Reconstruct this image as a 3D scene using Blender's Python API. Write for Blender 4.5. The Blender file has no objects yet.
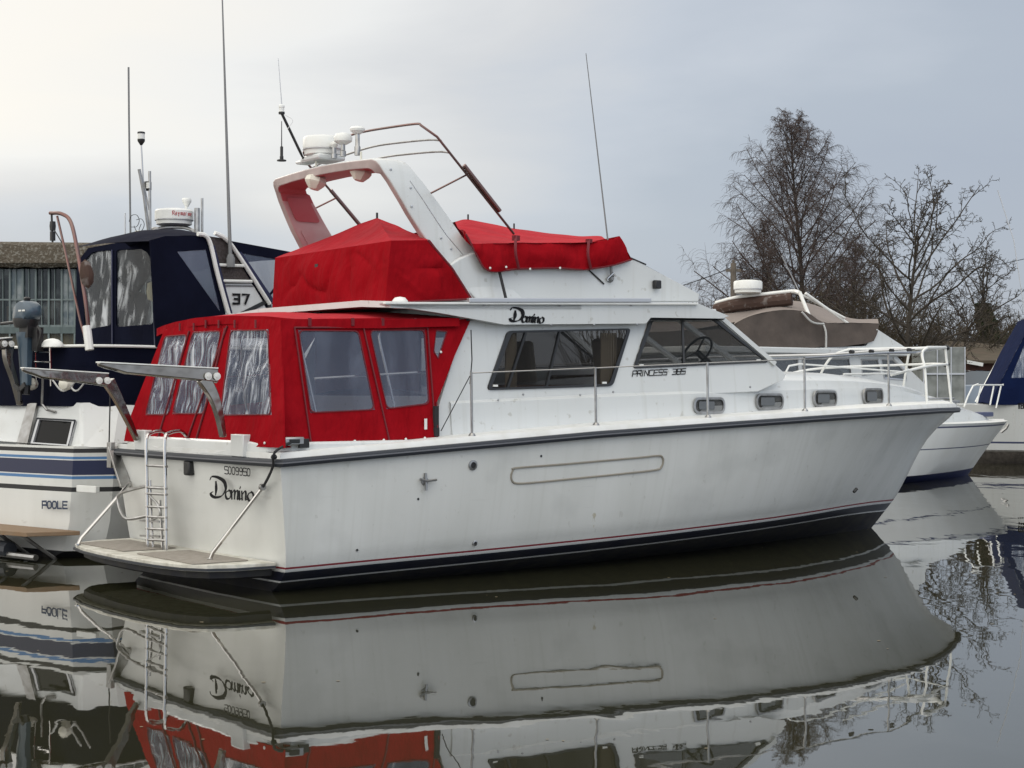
import bpy, bmesh, math, random
from mathutils import Vector, Matrix, noise
from mathutils.geometry import tessellate_polygon
R = math.radians
SC = bpy.context.scene
COL = SC.collection
random.seed(7)

# ------------------------------------------------------------------ camera
FPX, HOR, CAMH = 1650.0, 390.0, 1.797
cam = bpy.data.cameras.new('camera'); camo = bpy.data.objects.new('camera', cam); COL.objects.link(camo)
cam.sensor_width = 36; cam.lens = 36 * FPX / 1024; cam.clip_end = 6000; cam.clip_start = .1
camo.location = (0, 0, CAMH); camo.rotation_euler = (R(90) + math.atan((HOR - 384) / FPX), 0, 0)
SC.camera = camo

# ------------------------------------------------------------------ sky, sun, exposure
SUN_AZ, SUN_EL = -38.0, 24.0      # degrees left of the view direction, above the horizon
w = bpy.data.worlds.new('World'); SC.world = w; w.use_nodes = True
N = w.node_tree.nodes; L = w.node_tree.links; N.clear()
def wn(t, **k):
    n = N.new(t)
    for a, b in k.items(): setattr(n, a, b)
    return n
out = wn('ShaderNodeOutputWorld'); bg = wn('ShaderNodeBackground'); L.new(bg.outputs[0], out.inputs[0])
sky = wn('ShaderNodeTexSky', sky_type='NISHITA', sun_disc=False, sun_elevation=R(SUN_EL), sun_rotation=R(SUN_AZ))
tc = wn('ShaderNodeTexCoord')
nrm = wn('ShaderNodeVectorMath', operation='NORMALIZE'); L.new(tc.outputs['Generated'], nrm.inputs[0])
sx_ = wn('ShaderNodeSeparateXYZ'); L.new(nrm.outputs[0], sx_.inputs[0])
def mth(op, a_, b_, c_=None):
    n_ = wn('ShaderNodeMath', operation=op)
    for i_, q_ in enumerate((a_, b_, c_)):
        if q_ is None: continue
        if isinstance(q_, (int, float)): n_.inputs[i_].default_value = q_
        else: L.new(q_, n_.inputs[i_])
    return n_.outputs[0]
def mrange(v_, a_, b_, c_, d_):
    n_ = wn('ShaderNodeMapRange'); n_.interpolation_type = 'SMOOTHSTEP'; L.new(v_, n_.inputs[0])
    for i_, q_ in enumerate((a_, b_, c_, d_)): n_.inputs[i_ + 1].default_value = q_
    return n_.outputs[0]
# overcast: brighter towards upper left, a darker bank of cloud low on the left, soft streaky noise
mp = wn('ShaderNodeMapping'); mp.inputs['Scale'].default_value = (1.0, 1.0, 3.6); mp.inputs['Rotation'].default_value = (0, R(14), 0); L.new(nrm.outputs[0], mp.inputs[0])
ns = wn('ShaderNodeTexNoise'); ns.inputs['Scale'].default_value = 3.4; ns.inputs['Detail'].default_value = 6; ns.inputs['Roughness'].default_value = .5; ns.inputs['Distortion'].default_value = .3; L.new(mp.outputs[0], ns.inputs[0])
v0 = mth('MULTIPLY_ADD', sx_.outputs['X'], -178.0, 168.0)
v0 = mth('MULTIPLY_ADD', sx_.outputs['Z'], 252.0, v0)
bank_ = mth('MULTIPLY', mrange(sx_.outputs['Z'], .165, .085, 0.0, 1.0), mrange(sx_.outputs['X'], -.08, -.24, 0.0, 46.0))
v0 = mth('SUBTRACT', v0, bank_)
v0 = mth('ADD', v0, mth('MULTIPLY_ADD', ns.outputs[0], 74.0, -37.0))
cr = wn('ShaderNodeValToRGB'); L.new(mth('DIVIDE', v0, 280.0), cr.inputs[0]); e = cr.color_ramp
e.elements[0].position = .30; e.elements[0].color = (.42, .46, .53, 1)
e.elements[1].position = 1.0; e.elements[1].color = (.97, .935, .87, 1)
for p_, c_ in ((.546, (.434, .483, .572, 1)), (.646, (.473, .525, .602, 1)), (.707, (.571, .615, .683, 1)), (.775, (.694, .705, .722, 1)), (.86, (.888, .886, .868, 1)), (.95, (.965, .930, .863, 1))):
    q = e.elements.new(p_); q.color = c_
mx = wn('ShaderNodeMix', data_type='RGBA'); mx.inputs[0].default_value = .88
# cloud layer brightness expressed in the sky texture's own units, then both go in at one strength
sep = wn('ShaderNodeSeparateXYZ'); L.new(nrm.outputs[0], sep.inputs[0])
zen = wn('ShaderNodeMapRange'); zen.interpolation_type = 'SMOOTHSTEP'; zen.inputs[1].default_value = .20; zen.inputs[2].default_value = .85; zen.inputs[3].default_value = 1.0; zen.inputs[4].default_value = 1.35; L.new(sep.outputs['Z'], zen.inputs[0])
rear = wn('ShaderNodeMapRange'); rear.interpolation_type = 'SMOOTHSTEP'; rear.inputs[1].default_value = .55; rear.inputs[2].default_value = -.55; rear.inputs[3].default_value = 0.0; rear.inputs[4].default_value = 1.22; L.new(sep.outputs['Y'], rear.inputs[0])
zr_ = wn('ShaderNodeMath', operation='ADD'); L.new(zen.outputs[0], zr_.inputs[0]); L.new(rear.outputs[0], zr_.inputs[1])
zs_ = wn('ShaderNodeMath', operation='MULTIPLY'); L.new(zr_.outputs[0], zs_.inputs[0]); zs_.inputs[1].default_value = 10.6
cl = wn('ShaderNodeVectorMath', operation='SCALE'); L.new(cr.outputs[0], cl.inputs[0]); L.new(zs_.outputs[0], cl.inputs['Scale'])
L.new(sky.outputs[0], mx.inputs[6]); L.new(cl.outputs[0], mx.inputs[7]); L.new(mx.outputs[2], bg.inputs[0])
bg.inputs[1].default_value = .095
sun = bpy.data.lights.new('sun', 'SUN'); suno = bpy.data.objects.new('sun', sun); COL.objects.link(suno)
sun.energy = .55; sun.angle = R(25); sun.color = (1, .95, .87)
sv = Vector((math.sin(R(SUN_AZ)) * math.cos(R(SUN_EL)), math.cos(R(SUN_AZ)) * math.cos(R(SUN_EL)), math.sin(R(SUN_EL))))
suno.rotation_euler = sv.to_track_quat('Z', 'Y').to_euler()
SC.view_settings.view_transform = 'Standard'; SC.view_settings.look = 'None'
SC.view_settings.exposure = 0.0; SC.view_settings.gamma = 1; SC.view_settings.use_curve_mapping = False
SC.cycles.max_bounces = 8; SC.cycles.transparent_max_bounces = 16; SC.cycles.glossy_bounces = 4
SC.cycles.use_denoising = True
try: SC.cycles.denoiser = 'OPENIMAGEDENOISE'
except Exception: pass

# ------------------------------------------------------------------ materials
def mat(name, col, rough=.5, metal=0, alpha=1, spec=.5, var=0, vscale=3, vcol=None, stretch=(1, 1, 1), bump=0, bscale=8, bstretch=(1, 1, 1), bdist=.02, detail=4, coat=0, emit=None, vlo=.38, vhi=.68, transl=0, ior=None, streak=None):
    m = bpy.data.materials.new(name); m.use_nodes = True
    nt = m.node_tree; n = nt.nodes; l = nt.links; b = n['Principled BSDF']
    b.inputs['Base Color'].default_value = (*col, 1); b.inputs['Roughness'].default_value = rough
    b.inputs['Metallic'].default_value = metal; b.inputs['Alpha'].default_value = alpha
    b.inputs['Specular IOR Level'].default_value = spec
    if ior: b.inputs['IOR'].default_value = ior
    if coat: b.inputs['Coat Weight'].default_value = coat; b.inputs['Coat Roughness'].default_value = .06
    t = n.new('ShaderNodeTexCoord')
    if var:
        mp = n.new('ShaderNodeMapping'); mp.inputs['Scale'].default_value = stretch; l.new(t.outputs['Object'], mp.inputs[0])
        z = n.new('ShaderNodeTexNoise'); z.inputs['Scale'].default_value = vscale; z.inputs['Detail'].default_value = detail; l.new(mp.outputs[0], z.inputs[0])
        r = n.new('ShaderNodeMapRange'); r.inputs[1].default_value = vlo; r.inputs[2].default_value = vhi; l.new(z.outputs[0], r.inputs[0])
        mu = n.new('ShaderNodeMath'); mu.operation = 'MULTIPLY'; mu.inputs[1].default_value = var; l.new(r.outputs[0], mu.inputs[0])
        mi = n.new('ShaderNodeMix'); mi.data_type = 'RGBA'; l.new(mu.outputs[0], mi.inputs[0])
        mi.inputs[6].default_value = (*col, 1); mi.inputs[7].default_value = (*(vcol or [c * .5 for c in col]), 1)
        l.new(mi.outputs[2], b.inputs['Base Color'])
        if streak:      # run-down dirt: fine vertical streaks, and small scuffs
            last = mi
            for sc_, st_, lo_, hi_, am_, cc_ in streak:
                mp2 = n.new('ShaderNodeMapping'); mp2.inputs['Scale'].default_value = st_; l.new(t.outputs['Object'], mp2.inputs[0])
                z2 = n.new('ShaderNodeTexNoise'); z2.inputs['Scale'].default_value = sc_; z2.inputs['Detail'].default_value = 5; l.new(mp2.outputs[0], z2.inputs[0])
                r2 = n.new('ShaderNodeMapRange'); r2.inputs[1].default_value = lo_; r2.inputs[2].default_value = hi_; r2.inputs[4].default_value = am_; l.new(z2.outputs[0], r2.inputs[0])
                m2 = n.new('ShaderNodeMix'); m2.data_type = 'RGBA'; l.new(r2.outputs[0], m2.inputs[0]); l.new(last.outputs[2], m2.inputs[6]); m2.inputs[7].default_value = (*cc_, 1); last = m2
            l.new(last.outputs[2], b.inputs['Base Color'])
    if bump:
        mp = n.new('ShaderNodeMapping'); mp.inputs['Scale'].default_value = bstretch; l.new(t.outputs['Object'], mp.inputs[0])
        z = n.new('ShaderNodeTexNoise'); z.inputs['Scale'].default_value = bscale; z.inputs['Detail'].default_value = 3; l.new(mp.outputs[0], z.inputs[0])
        bp = n.new('ShaderNodeBump'); bp.inputs['Strength'].default_value = bump; bp.inputs['Distance'].default_value = bdist; l.new(z.outputs[0], bp.inputs['Height'])
        l.new(bp.outputs[0], b.inputs['Normal'])
    return m
M = {}
M['gel'] = mat('white_gelcoat', (.585, .605, .605), .26, streak=((5, (3, .5, .10), .56, .75, .30, (.42, .42, .38)), (11, (1, 1, 1), .66, .72, .5, (.34, .33, .29))), var=.30, vscale=2.2, vcol=(.54, .55, .53), stretch=(1, 1, .45), bump=.05, bscale=2, coat=.15)
M['hull'] = mat('hull_gelcoat', (.645, .655, .635), .24, streak=((4, (4, .4, .07), .54, .74, .17, (.42, .42, .37)), (1.3, (1, 1, 1.3), .55, .72, .35, (.40, .41, .40)), (14, (1, .3, .8), .67, .72, .22, (.30, .29, .25)), (9, (.35, .2, 5), .66, .74, .12, (.36, .36, .34))), var=.5, vscale=1.6, vcol=(.52, .53, .50), stretch=(1.3, 1.3, .35), detail=7, vlo=.40, vhi=.72, bump=.05, bscale=1.2, coat=.12)
M['deck'] = mat('deck_white', (.70, .71, .70), .55, var=.45, vscale=6, vcol=(.55, .55, .50))
M['grime'] = mat('stained_gelcoat', (.60, .59, .53), .5, var=.8, vscale=9, vcol=(.33, .31, .25), detail=8)
M['navy'] = mat('navy_boot_top', (.012, .014, .028), .35, var=.5, vscale=5, vcol=(.03, .032, .035))
M['anti'] = mat('antifouling', (.012, .013, .02), .6, var=.8, vscale=7, vcol=(.035, .034, .028))
M['redline'] = mat('red_line', (.20, .02, .03), .4)
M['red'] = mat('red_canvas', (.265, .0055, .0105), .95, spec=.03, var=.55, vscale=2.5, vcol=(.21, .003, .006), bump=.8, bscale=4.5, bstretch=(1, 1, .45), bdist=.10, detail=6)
M['redtop'] = mat('lighter_red_canvas', (.40, .020, .030), .9, spec=.1, var=.7, vscale=3, vcol=(.29, .018, .026), bump=.7, bscale=4, bdist=.06, detail=6)  # lighter red than the sides, for the roof and cover tops
M['redtrim'] = mat('dark_red_trim', (.13, .006, .012), .7)
M['navycan'] = mat('navy_canvas', (.0035, .0045, .013), .9, spec=.08, var=.5, vscale=3, vcol=(.006, .008, .022), bump=.5, bscale=5, bstretch=(1, 1, .3), bdist=.03)
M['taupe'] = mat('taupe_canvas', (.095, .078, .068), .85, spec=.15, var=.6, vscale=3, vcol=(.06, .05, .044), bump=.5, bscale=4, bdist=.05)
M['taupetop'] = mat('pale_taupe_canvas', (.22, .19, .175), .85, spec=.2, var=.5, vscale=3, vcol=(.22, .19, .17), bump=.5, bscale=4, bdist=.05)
M['bluecan'] = mat('blue_canvas', (.004, .009, .038), .85, spec=.08, var=.5, vscale=3, vcol=(.006, .014, .055), bump=.4, bscale=4, bdist=.04)
def vinyl(name, col, alpha, st, lo=.45, hi=.75, dist=.05, sc=1.0, rot=0, crease=(.72, .76, .82)):
    m = bpy.data.materials.new(name); m.use_nodes = True
    nt = m.node_tree; n = nt.nodes; l = nt.links; b = n['Principled BSDF']
    b.inputs['Roughness'].default_value = .12; b.inputs['Specular IOR Level'].default_value = .7
    t = n.new('ShaderNodeTexCoord'); mp = n.new('ShaderNodeMapping'); mp.inputs['Scale'].default_value = st; mp.inputs['Rotation'].default_value = (rot, 0, 0); l.new(t.outputs['Object'], mp.inputs[0])
    z = n.new('ShaderNodeTexNoise'); z.inputs['Scale'].default_value = sc; z.inputs['Detail'].default_value = 5; z.inputs['Distortion'].default_value = .6; l.new(mp.outputs[0], z.inputs[0])
    r = n.new('ShaderNodeMapRange'); r.inputs[1].default_value = lo; r.inputs[2].default_value = hi; l.new(z.outputs[0], r.inputs[0])
    mi = n.new('ShaderNodeMix'); mi.data_type = 'RGBA'; l.new(r.outputs[0], mi.inputs[0]); mi.inputs[6].default_value = (*col, 1); mi.inputs[7].default_value = (*crease, 1); l.new(mi.outputs[2], b.inputs['Base Color'])
    a = n.new('ShaderNodeMapRange'); a.inputs[3].default_value = alpha; a.inputs[4].default_value = min(1, alpha + .38); l.new(r.outputs[0], a.inputs[0]); l.new(a.outputs[0], b.inputs['Alpha'])
    bp = n.new('ShaderNodeBump'); bp.inputs['Strength'].default_value = .7; bp.inputs['Distance'].default_value = dist; l.new(z.outputs[0], bp.inputs['Height']); l.new(bp.outputs[0], b.inputs['Normal'])
    return m
M['vinylaft'] = vinyl('crumpled_vinyl', (.10, .13, .21), .42, (9, 9, 1.0), lo=.46, hi=.74, dist=.05, sc=2.2)
M['vinylside'] = vinyl('clear_vinyl', (.075, .095, .15), .46, (1.5, 1.5, .5), lo=.42, hi=.85, dist=.012, sc=1.4, crease=(.20, .23, .30))
M['vinylnavy'] = vinyl('creased_vinyl', (.05, .06, .07), .45, (1, 5.5, 1.6), lo=.5, hi=.66, dist=.02, sc=1.5, rot=R(38), crease=(.50, .53, .56))
M['steel'] = mat('stainless_steel', (.50, .49, .48), .14, metal=1, bump=.15, bscale=2.5, bdist=.02)
M['darkpane'] = mat('unlit_window_pane', (.008, .008, .008), .05, spec=.1)
M['blind'] = mat('grey_blind', (.10, .11, .12), .7)
M['steeldull'] = mat('weathered_steel', (.42, .42, .42), .38, metal=1, var=.6, vscale=9, vcol=(.20, .19, .17))
M['polished'] = mat('polished_davit_steel', (.30, .285, .265), .16, metal=1, bump=.6, bscale=2.2, bdist=.05, var=.5, vscale=2, vcol=(.14, .12, .10))
M['rust'] = mat('tarnished_steel', (.18, .12, .11), .32, metal=1, var=.6, vscale=9, vcol=(.22, .10, .09))
M['alu'] = mat('aluminium_trim', (.52, .53, .55), .4, metal=.7)
M['black'] = mat('black_plastic', (.012, .012, .013), .45)
M['ink'] = mat('black_vinyl_lettering', (.010, .010, .012), .7, spec=.15)
M['rubber'] = mat('grey_rubber', (.022, .026, .034), .55)
M['rubwhite'] = mat('rub_strip_insert', (.13, .135, .15), .5)
M['plastic'] = mat('white_plastic', (.72, .73, .71), .4, var=.3, vscale=8, vcol=(.55, .55, .5))
M['cream'] = mat('cream_plastic', (.62, .60, .52), .5)
M['glass'] = mat('tinted_window_glass', (.010, .011, .011), .03, alpha=.48, spec=.14)
M['glassdark'] = mat('dark_window_glass', (.008, .007, .006), .03, alpha=.44, spec=.16)
M['glassclear'] = mat('pale_window_glass', (.12, .14, .16), .04, alpha=.45, spec=.8)
M['frame'] = mat('black_window_frame', (.013, .014, .016), .35)
M['teak'] = mat('weathered_teak', (.30, .275, .24), .8, var=.8, vscale=14, vcol=(.13, .11, .09), stretch=(1, 6, 1), bump=.4, bscale=30, bdist=.004)
M['teakwarm'] = mat('brown_teak', (.21, .145, .09), .7, var=.7, vscale=12, vcol=(.20, .12, .06))
M['wood'] = mat('cabin_joinery', (.13, .06, .03), .5, var=.4, vscale=5)
M['seat'] = mat('beige_upholstery', (.62, .54, .42), .8)
M['archedge'] = mat('red_tinted_arch_edge', (.45, .37, .355), .5, var=.5, vscale=4)  # red reflected off the covers, put into the edge colour
M['pink'] = mat('faded_and_reflected_red', (.46, .29, .285), .5, var=.6, vscale=4, vcol=(.40, .17, .18))  # fading plus the red covers' reflection, both painted into the inner face
M['deepred'] = mat('reflected_deep_red', (.36, .07, .08), .5, var=.5, vscale=4, vcol=(.40, .12, .13))  # stronger reflected red, painted on the beam underside and upper panel
M['rope'] = mat('dark_rope', (.02, .02, .022), .9)
M['ropewhite'] = mat('pale_rope', (.45, .45, .44), .9)
M['redplastic'] = mat('red_lettering', (.45, .02, .03), .5)
M['stripeblue'] = mat('light_blue_stripe', (.06, .17, .36), .4)
M['stripenavy'] = mat('dark_blue_stripe', (.007, .012, .05), .4)
M['tan'] = mat('beige_cushion', (.55, .50, .34), .8)
M['outboard'] = mat('outboard_blue_grey', (.045, .075, .105), .35, coat=.4)
M['leather'] = mat('faded_brown_canvas', (.070, .046, .038), .85, spec=.1, var=.9, vscale=10, vcol=(.17, .15, .14), vlo=.56, vhi=.68)
M['aerial'] = mat('grey_aerial', (.16, .165, .17), .6)

# ------------------------------------------------------------------ mesh builder
class MB:
    def __init__(s): s.v = []; s.f = []; s.m = []
    def add(s, vs, fs, m=0):
        o = len(s.v); s.v += [Vector(p) for p in vs]
        for i, q in enumerate(fs):
            s.f.append([o + k for k in q]); s.m.append(m[i] if isinstance(m, list) else m)
    def box(s, c, d, rot=None, m=0):
        c = Vector(c); x, y, z = [k / 2 for k in d]
        ps = [Vector((i * x, j * y, k * z)) for i in (-1, 1) for j in (-1, 1) for k in (-1, 1)]
        if rot is not None: ps = [rot @ p for p in ps]
        s.add([c + p for p in ps], [(0, 1, 3, 2), (4, 6, 7, 5), (0, 4, 5, 1), (2, 3, 7, 6), (0, 2, 6, 4), (1, 5, 7, 3)], m)
    def bar(s, a, b, wy, wz, m=0, up=(0, 0, 1)):
        a, b = Vector(a), Vector(b); d = b - a; x = d.normalized(); y = Vector(up).cross(x)
        if y.length < 1e-4: y = Vector((0, 1, 0)).cross(x)
        y.normalize(); z = x.cross(y)
        s.box((a + b) / 2, (d.length, wy, wz), Matrix((x, y, z)).transposed(), m)
    def tube(s, pts, r, n=8, m=0, closed=False):
        pts = [Vector(p) for p in pts]; k = len(pts); rs = r if isinstance(r, (list, tuple)) else [r] * k
        rings = []; last = None
        for i, p in enumerate(pts):
            a = pts[(i - 1) % k] if (i or closed) else p; b = pts[(i + 1) % k] if (i < k - 1 or closed) else p
            t = (b - a).normalized()
            if last is None:
                u = t.orthogonal().normalized()
            else:
                u = (last - t * last.dot(t)); u = u.normalized() if u.length > 1e-5 else t.orthogonal().normalized()
            last = u; v = t.cross(u)
            rings.append([p + (u * math.cos(2 * math.pi * j / n) + v * math.sin(2 * math.pi * j / n)) * rs[i] for j in range(n)])
        o = len(s.v); s.v += [q for g in rings for q in g]
        for i in range(k if closed else k - 1):
            for j in range(n):
                i2 = (i + 1) % k
                s.f.append([o + i * n + j, o + i * n + (j + 1) % n, o + i2 * n + (j + 1) % n, o + i2 * n + j]); s.m.append(m)
        if not closed:
            s.f.append([o + j for j in range(n)][::-1]); s.m.append(m)
            s.f.append([o + (k - 1) * n + j for j in range(n)]); s.m.append(m)
    def loft(s, rows, m=0, closed=False, cap=False):
        o = len(s.v); n = len(rows[0]); s.v += [Vector(p) for g in rows for p in g]
        for i in range(len(rows) - 1):
            for j in range(n if closed else n - 1):
                j2 = (j + 1) % n
                s.f.append([o + i * n + j, o + i * n + j2, o + (i + 1) * n + j2, o + (i + 1) * n + j])
                s.m.append(m(i, j) if callable(m) else m)
        if cap:
            s.f.append([o + j for j in range(n)][::-1]); s.m.append(0 if callable(m) else m)
            s.f.append([o + (len(rows) - 1) * n + j for j in range(n)]); s.m.append(0 if callable(m) else m)
    def lathe(s, prof, o, axis=(0, 0, 1), n=20, m=0):
        o = Vector(o); q = Vector((0, 0, 1)).rotation_difference(Vector(axis))
        rows = [[o + q @ Vector((r * math.cos(2 * math.pi * j / n), r * math.sin(2 * math.pi * j / n), z)) for j in range(n)] for r, z in prof]
        s.loft(rows, m, closed=True, cap=True)
    def plate(s, outer, holes, t, m=0, side=None):
        """outer/holes: 3-D points near one plane; t: thickness vector (extruded from the points)."""
        t = Vector(t); outer = [Vector(p) for p in outer]; holes = [[Vector(p) for p in h] for h in holes]
        tri = tessellate_polygon([outer] + holes); flat = [p for l_ in [outer] + holes for p in l_]; n = len(flat)
        nn = Vector((0, 0, 0))
        for a, b, c in tri: nn += (flat[b] - flat[a]).cross(flat[c] - flat[a])
        fl = nn.dot(t) > 0
        fs = []
        for a, b, c in tri:
            fs.append((a, c, b) if fl else (a, b, c)); fs.append((a + n, b + n, c + n) if fl else (a + n, c + n, b + n))
        s.add(flat + [p + t for p in flat], fs, m)
        base = len(s.v) - 2 * n; k = 0
        for l_ in [outer] + holes:
            c = len(l_)
            for i in range(c):
                a, b = base + k + i, base + k + (i + 1) % c
                s.f.append([a, b, b + n, a + n]); s.m.append(m if side is None else side)
            k += c
    def patch(s, c00, c10, c11, c01, nu=8, nv=8, bulge=(0, 0, 0), amp=0, fr=2.0, m=0, pin=True, ridge=0):
        c00, c10, c11, c01, bulge = [Vector(q) for q in (c00, c10, c11, c01, bulge)]
        nr = (c10 - c00).cross(c01 - c00).normalized(); rows = []
        for i in range(nu + 1):
            u = i / nu; g = []
            for j in range(nv + 1):
                v = j / nv; p = (c00 * (1 - u) + c10 * u) * (1 - v) + (c01 * (1 - u) + c11 * u) * v
                e_ = 16 * u * (1 - u) * v * (1 - v) if pin else 1
                p = p + bulge * (4 * u * (1 - u) * 4 * v * (1 - v))
                if amp: p = p + nr * amp * noise.noise(p * fr) * min(1, e_ * 2)
                if ridge:
                    q_ = 1 - 2.6 * abs(noise.noise(Vector((p.x * 2.2 + p.z * 2.0, p.y * 2.2 - p.z * 1.6, p.z * .4 + .35 * noise.noise(p * 2))))); p = p + nr * ridge * max(0, q_) ** 3 * min(1, 16 * u * (1 - u) * v * (1 - v) * 1.5)
                g.append(p)
            rows.append(g)
        s.loft(rows, m)
    def obj(s, name, mats, parent=None, smooth=35, bevel=0, loc=None, split=False):
        if split:                                   # every loose piece becomes an object of its own
            par = list(range(len(s.v)))
            def find(x):
                while par[x] != x: par[x] = par[par[x]]; x = par[x]
                return x
            for q in s.f:
                for k in q[1:]: par[find(k)] = find(q[0])
            gr = {}
            for q, m_ in zip(s.f, s.m): gr.setdefault(find(q[0]), []).append((q, m_))
            last_ = None
            for fs in gr.values():
                t = MB(); mp_ = {}
                for q, m_ in fs:
                    for k in q:
                        if k not in mp_: mp_[k] = len(t.v); t.v.append(s.v[k])
                    t.f.append([mp_[k] for k in q]); t.m.append(m_)
                last_ = t.obj(name, mats, parent, smooth, bevel, loc)
            return last_
        me = bpy.data.meshes.new(name); org = Vector(loc) if loc is not None else Vector((0, 0, 0))
        me.from_pydata([tuple(p - org) for p in s.v], [], s.f)
        mats = mats if isinstance(mats, (list, tuple)) else [mats]
        for q in mats: me.materials.append(M[q] if isinstance(q, str) else q)
        me.polygons.foreach_set('material_index', s.m); me.update()
        bm = bmesh.new(); bm.from_mesh(me); bmesh.ops.recalc_face_normals(bm, faces=bm.faces[:]) if len(bm.faces) < 20000 else None; bm.to_mesh(me); bm.free()
        if smooth:
            me.polygons.foreach_set('use_smooth', [True] * len(me.polygons)); me.set_sharp_from_angle(angle=R(smooth))
        o = bpy.data.objects.new(name, me); COL.objects.link(o); o.location = org
        if parent: o.parent = parent
        if bevel:
            b = o.modifiers.new('bevel', 'BEVEL'); b.width = bevel; b.segments = 2; b.limit_method = 'ANGLE'; b.angle_limit = R(40)
        return o
def tag(o, label=None, cat=None, group=None, kind=None):
    if label: o['label'] = label
    if cat: o['category'] = cat
    if group: o['group'] = group
    if kind: o['kind'] = kind
    return o
def empty(name, loc, rz=0):
    o = bpy.data.objects.new(name, None); COL.objects.link(o); o.location = loc; o.rotation_euler = (0, 0, rz); o.empty_display_size = .3
    return o
def copy_tree(o, parent=None):
    c = o.copy(); COL.objects.link(c); c.parent = parent
    for ch in [q for q in bpy.data.objects if q.parent == o]: copy_tree(ch, c)
    return c

class Frame:
    """local frame of a thing; turns an image reading plus a real plane of the thing into local coordinates (metres)"""
    def __init__(s, x0, y0, ang):
        s.o = Vector((x0, y0, 0)); s.a = ang; s.R = Matrix.Rotation(-ang, 3, 'Z')
    def ray(s, u, v):
        return s.R @ (Vector((0, 0, CAMH)) - s.o), s.R @ Vector(((u - 512) / FPX, 1, (HOR - v) / FPX))
    def P(s, u, v, n, k):
        o, d = s.ray(u, v); n = Vector(n); return o + d * ((k - n.dot(o)) / n.dot(d))
    def X(s, u, v, x): return s.P(u, v, (1, 0, 0), x)
    def Y(s, u, v, y): return s.P(u, v, (0, 1, 0), y)
    def Z(s, u, v, z): return s.P(u, v, (0, 0, 1), z)
def lerp(a, b, t): return a + (b - a) * t
def interp(x, xs, ys):
    if x <= xs[0]: return ys[0]
    for i in range(1, len(xs)):
        if x <= xs[i]: return lerp(ys[i - 1], ys[i], (x - xs[i - 1]) / (xs[i] - xs[i - 1]))
    return ys[-1]
def spl(pts, k=6, closed=False):
    """Catmull-Rom through points (any dimension Vectors)"""
    pts = [Vector(p) for p in pts]; n = len(pts); out_ = []
    rng = range(n if closed else n - 1)
    for i in rng:
        p1, p2 = pts[i], pts[(i + 1) % n]
        p0 = pts[i - 1] if (i or closed) else p1 * 2 - p2
        p3 = pts[(i + 2) % n] if (closed or i + 2 < n) else p2 * 2 - p1
        for j in range(k):
            t = j / k
            out_.append(.5 * ((2 * p1) + (p2 - p0) * t + (2 * p0 - 5 * p1 + 4 * p2 - p3) * t * t + (3 * p1 - p0 - 3 * p2 + p3) * t ** 3))
    if not closed: out_.append(pts[-1])
    return out_
def rrect(cx, cy, hw, hh, r, k=5, shear=0):
    pts = []
    for sx, sy, a0 in ((1, 1, 0), (-1, 1, 90), (-1, -1, 180), (1, -1, 270)):
        for i in range(k + 1):
            a = R(a0 + 90 * i / k); x = cx + sx * (hw - r) + r * math.cos(a); y = cy + sy * (hh - r) + r * math.sin(a)
            pts.append((x + shear * (y - cy), y))
    return pts
def rounded(pts, r, k=4):
    """round the corners of a 3-D polygon"""
    pts = [Vector(p) for p in pts]; n = len(pts); o = []
    for i in range(n):
        p, a, b = pts[i], pts[i - 1], pts[(i + 1) % n]
        da, db = (a - p), (b - p); ra = min(r, da.length * .45); rb = min(r, db.length * .45)
        s0, s1 = p + da.normalized() * ra, p + db.normalized() * rb
        for j in range(k + 1):
            t = j / k; o.append(s0 * (1 - t) ** 2 + p * 2 * t * (1 - t) + s1 * t * t)
    return o
def ringpoly(outer, inset):
    """inset a 3-D convex polygon by moving points toward the centroid by a metric distance"""
    c = sum((Vector(p) for p in outer), Vector()) / len(outer)
    return [Vector(p) + (c - Vector(p)).normalized() * inset for p in outer]

# ------------------------------------------------------------------ lettering (drawn as strokes)
G = {
 'D': [[(.0, .86), (.12, 1.0), (.55, .98), (1.0, .78), (1.12, .42), (.88, .08), (.5, -.04), (.2, .0), (.05, .14), (.2, .22)], [(.42, .72), (.45, .4), (.42, .12)]],
 'o': [[(.26, .42), (.08, .36), (.0, .18), (.10, .0), (.28, .02), (.38, .20), (.34, .38), (.24, .44)]],
 'm': [[(.0, .42), (.04, .02)], [(.03, .28), (.16, .44), (.24, .36), (.22, .04)], [(.22, .28), (.36, .44), (.45, .36), (.43, .04), (.54, .05)]],
 'i': [[(.0, .42), (.02, .04), (.12, .05)], [(.03, .60), (.05, .64)]],
 'n': [[(.0, .42), (.04, .02)], [(.03, .26), (.18, .44), (.28, .36), (.28, .05), (.38, .05)]],
}
GW = {'D': 1.05, 'o': .44, 'm': .60, 'i': .17, 'n': .44}
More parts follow.
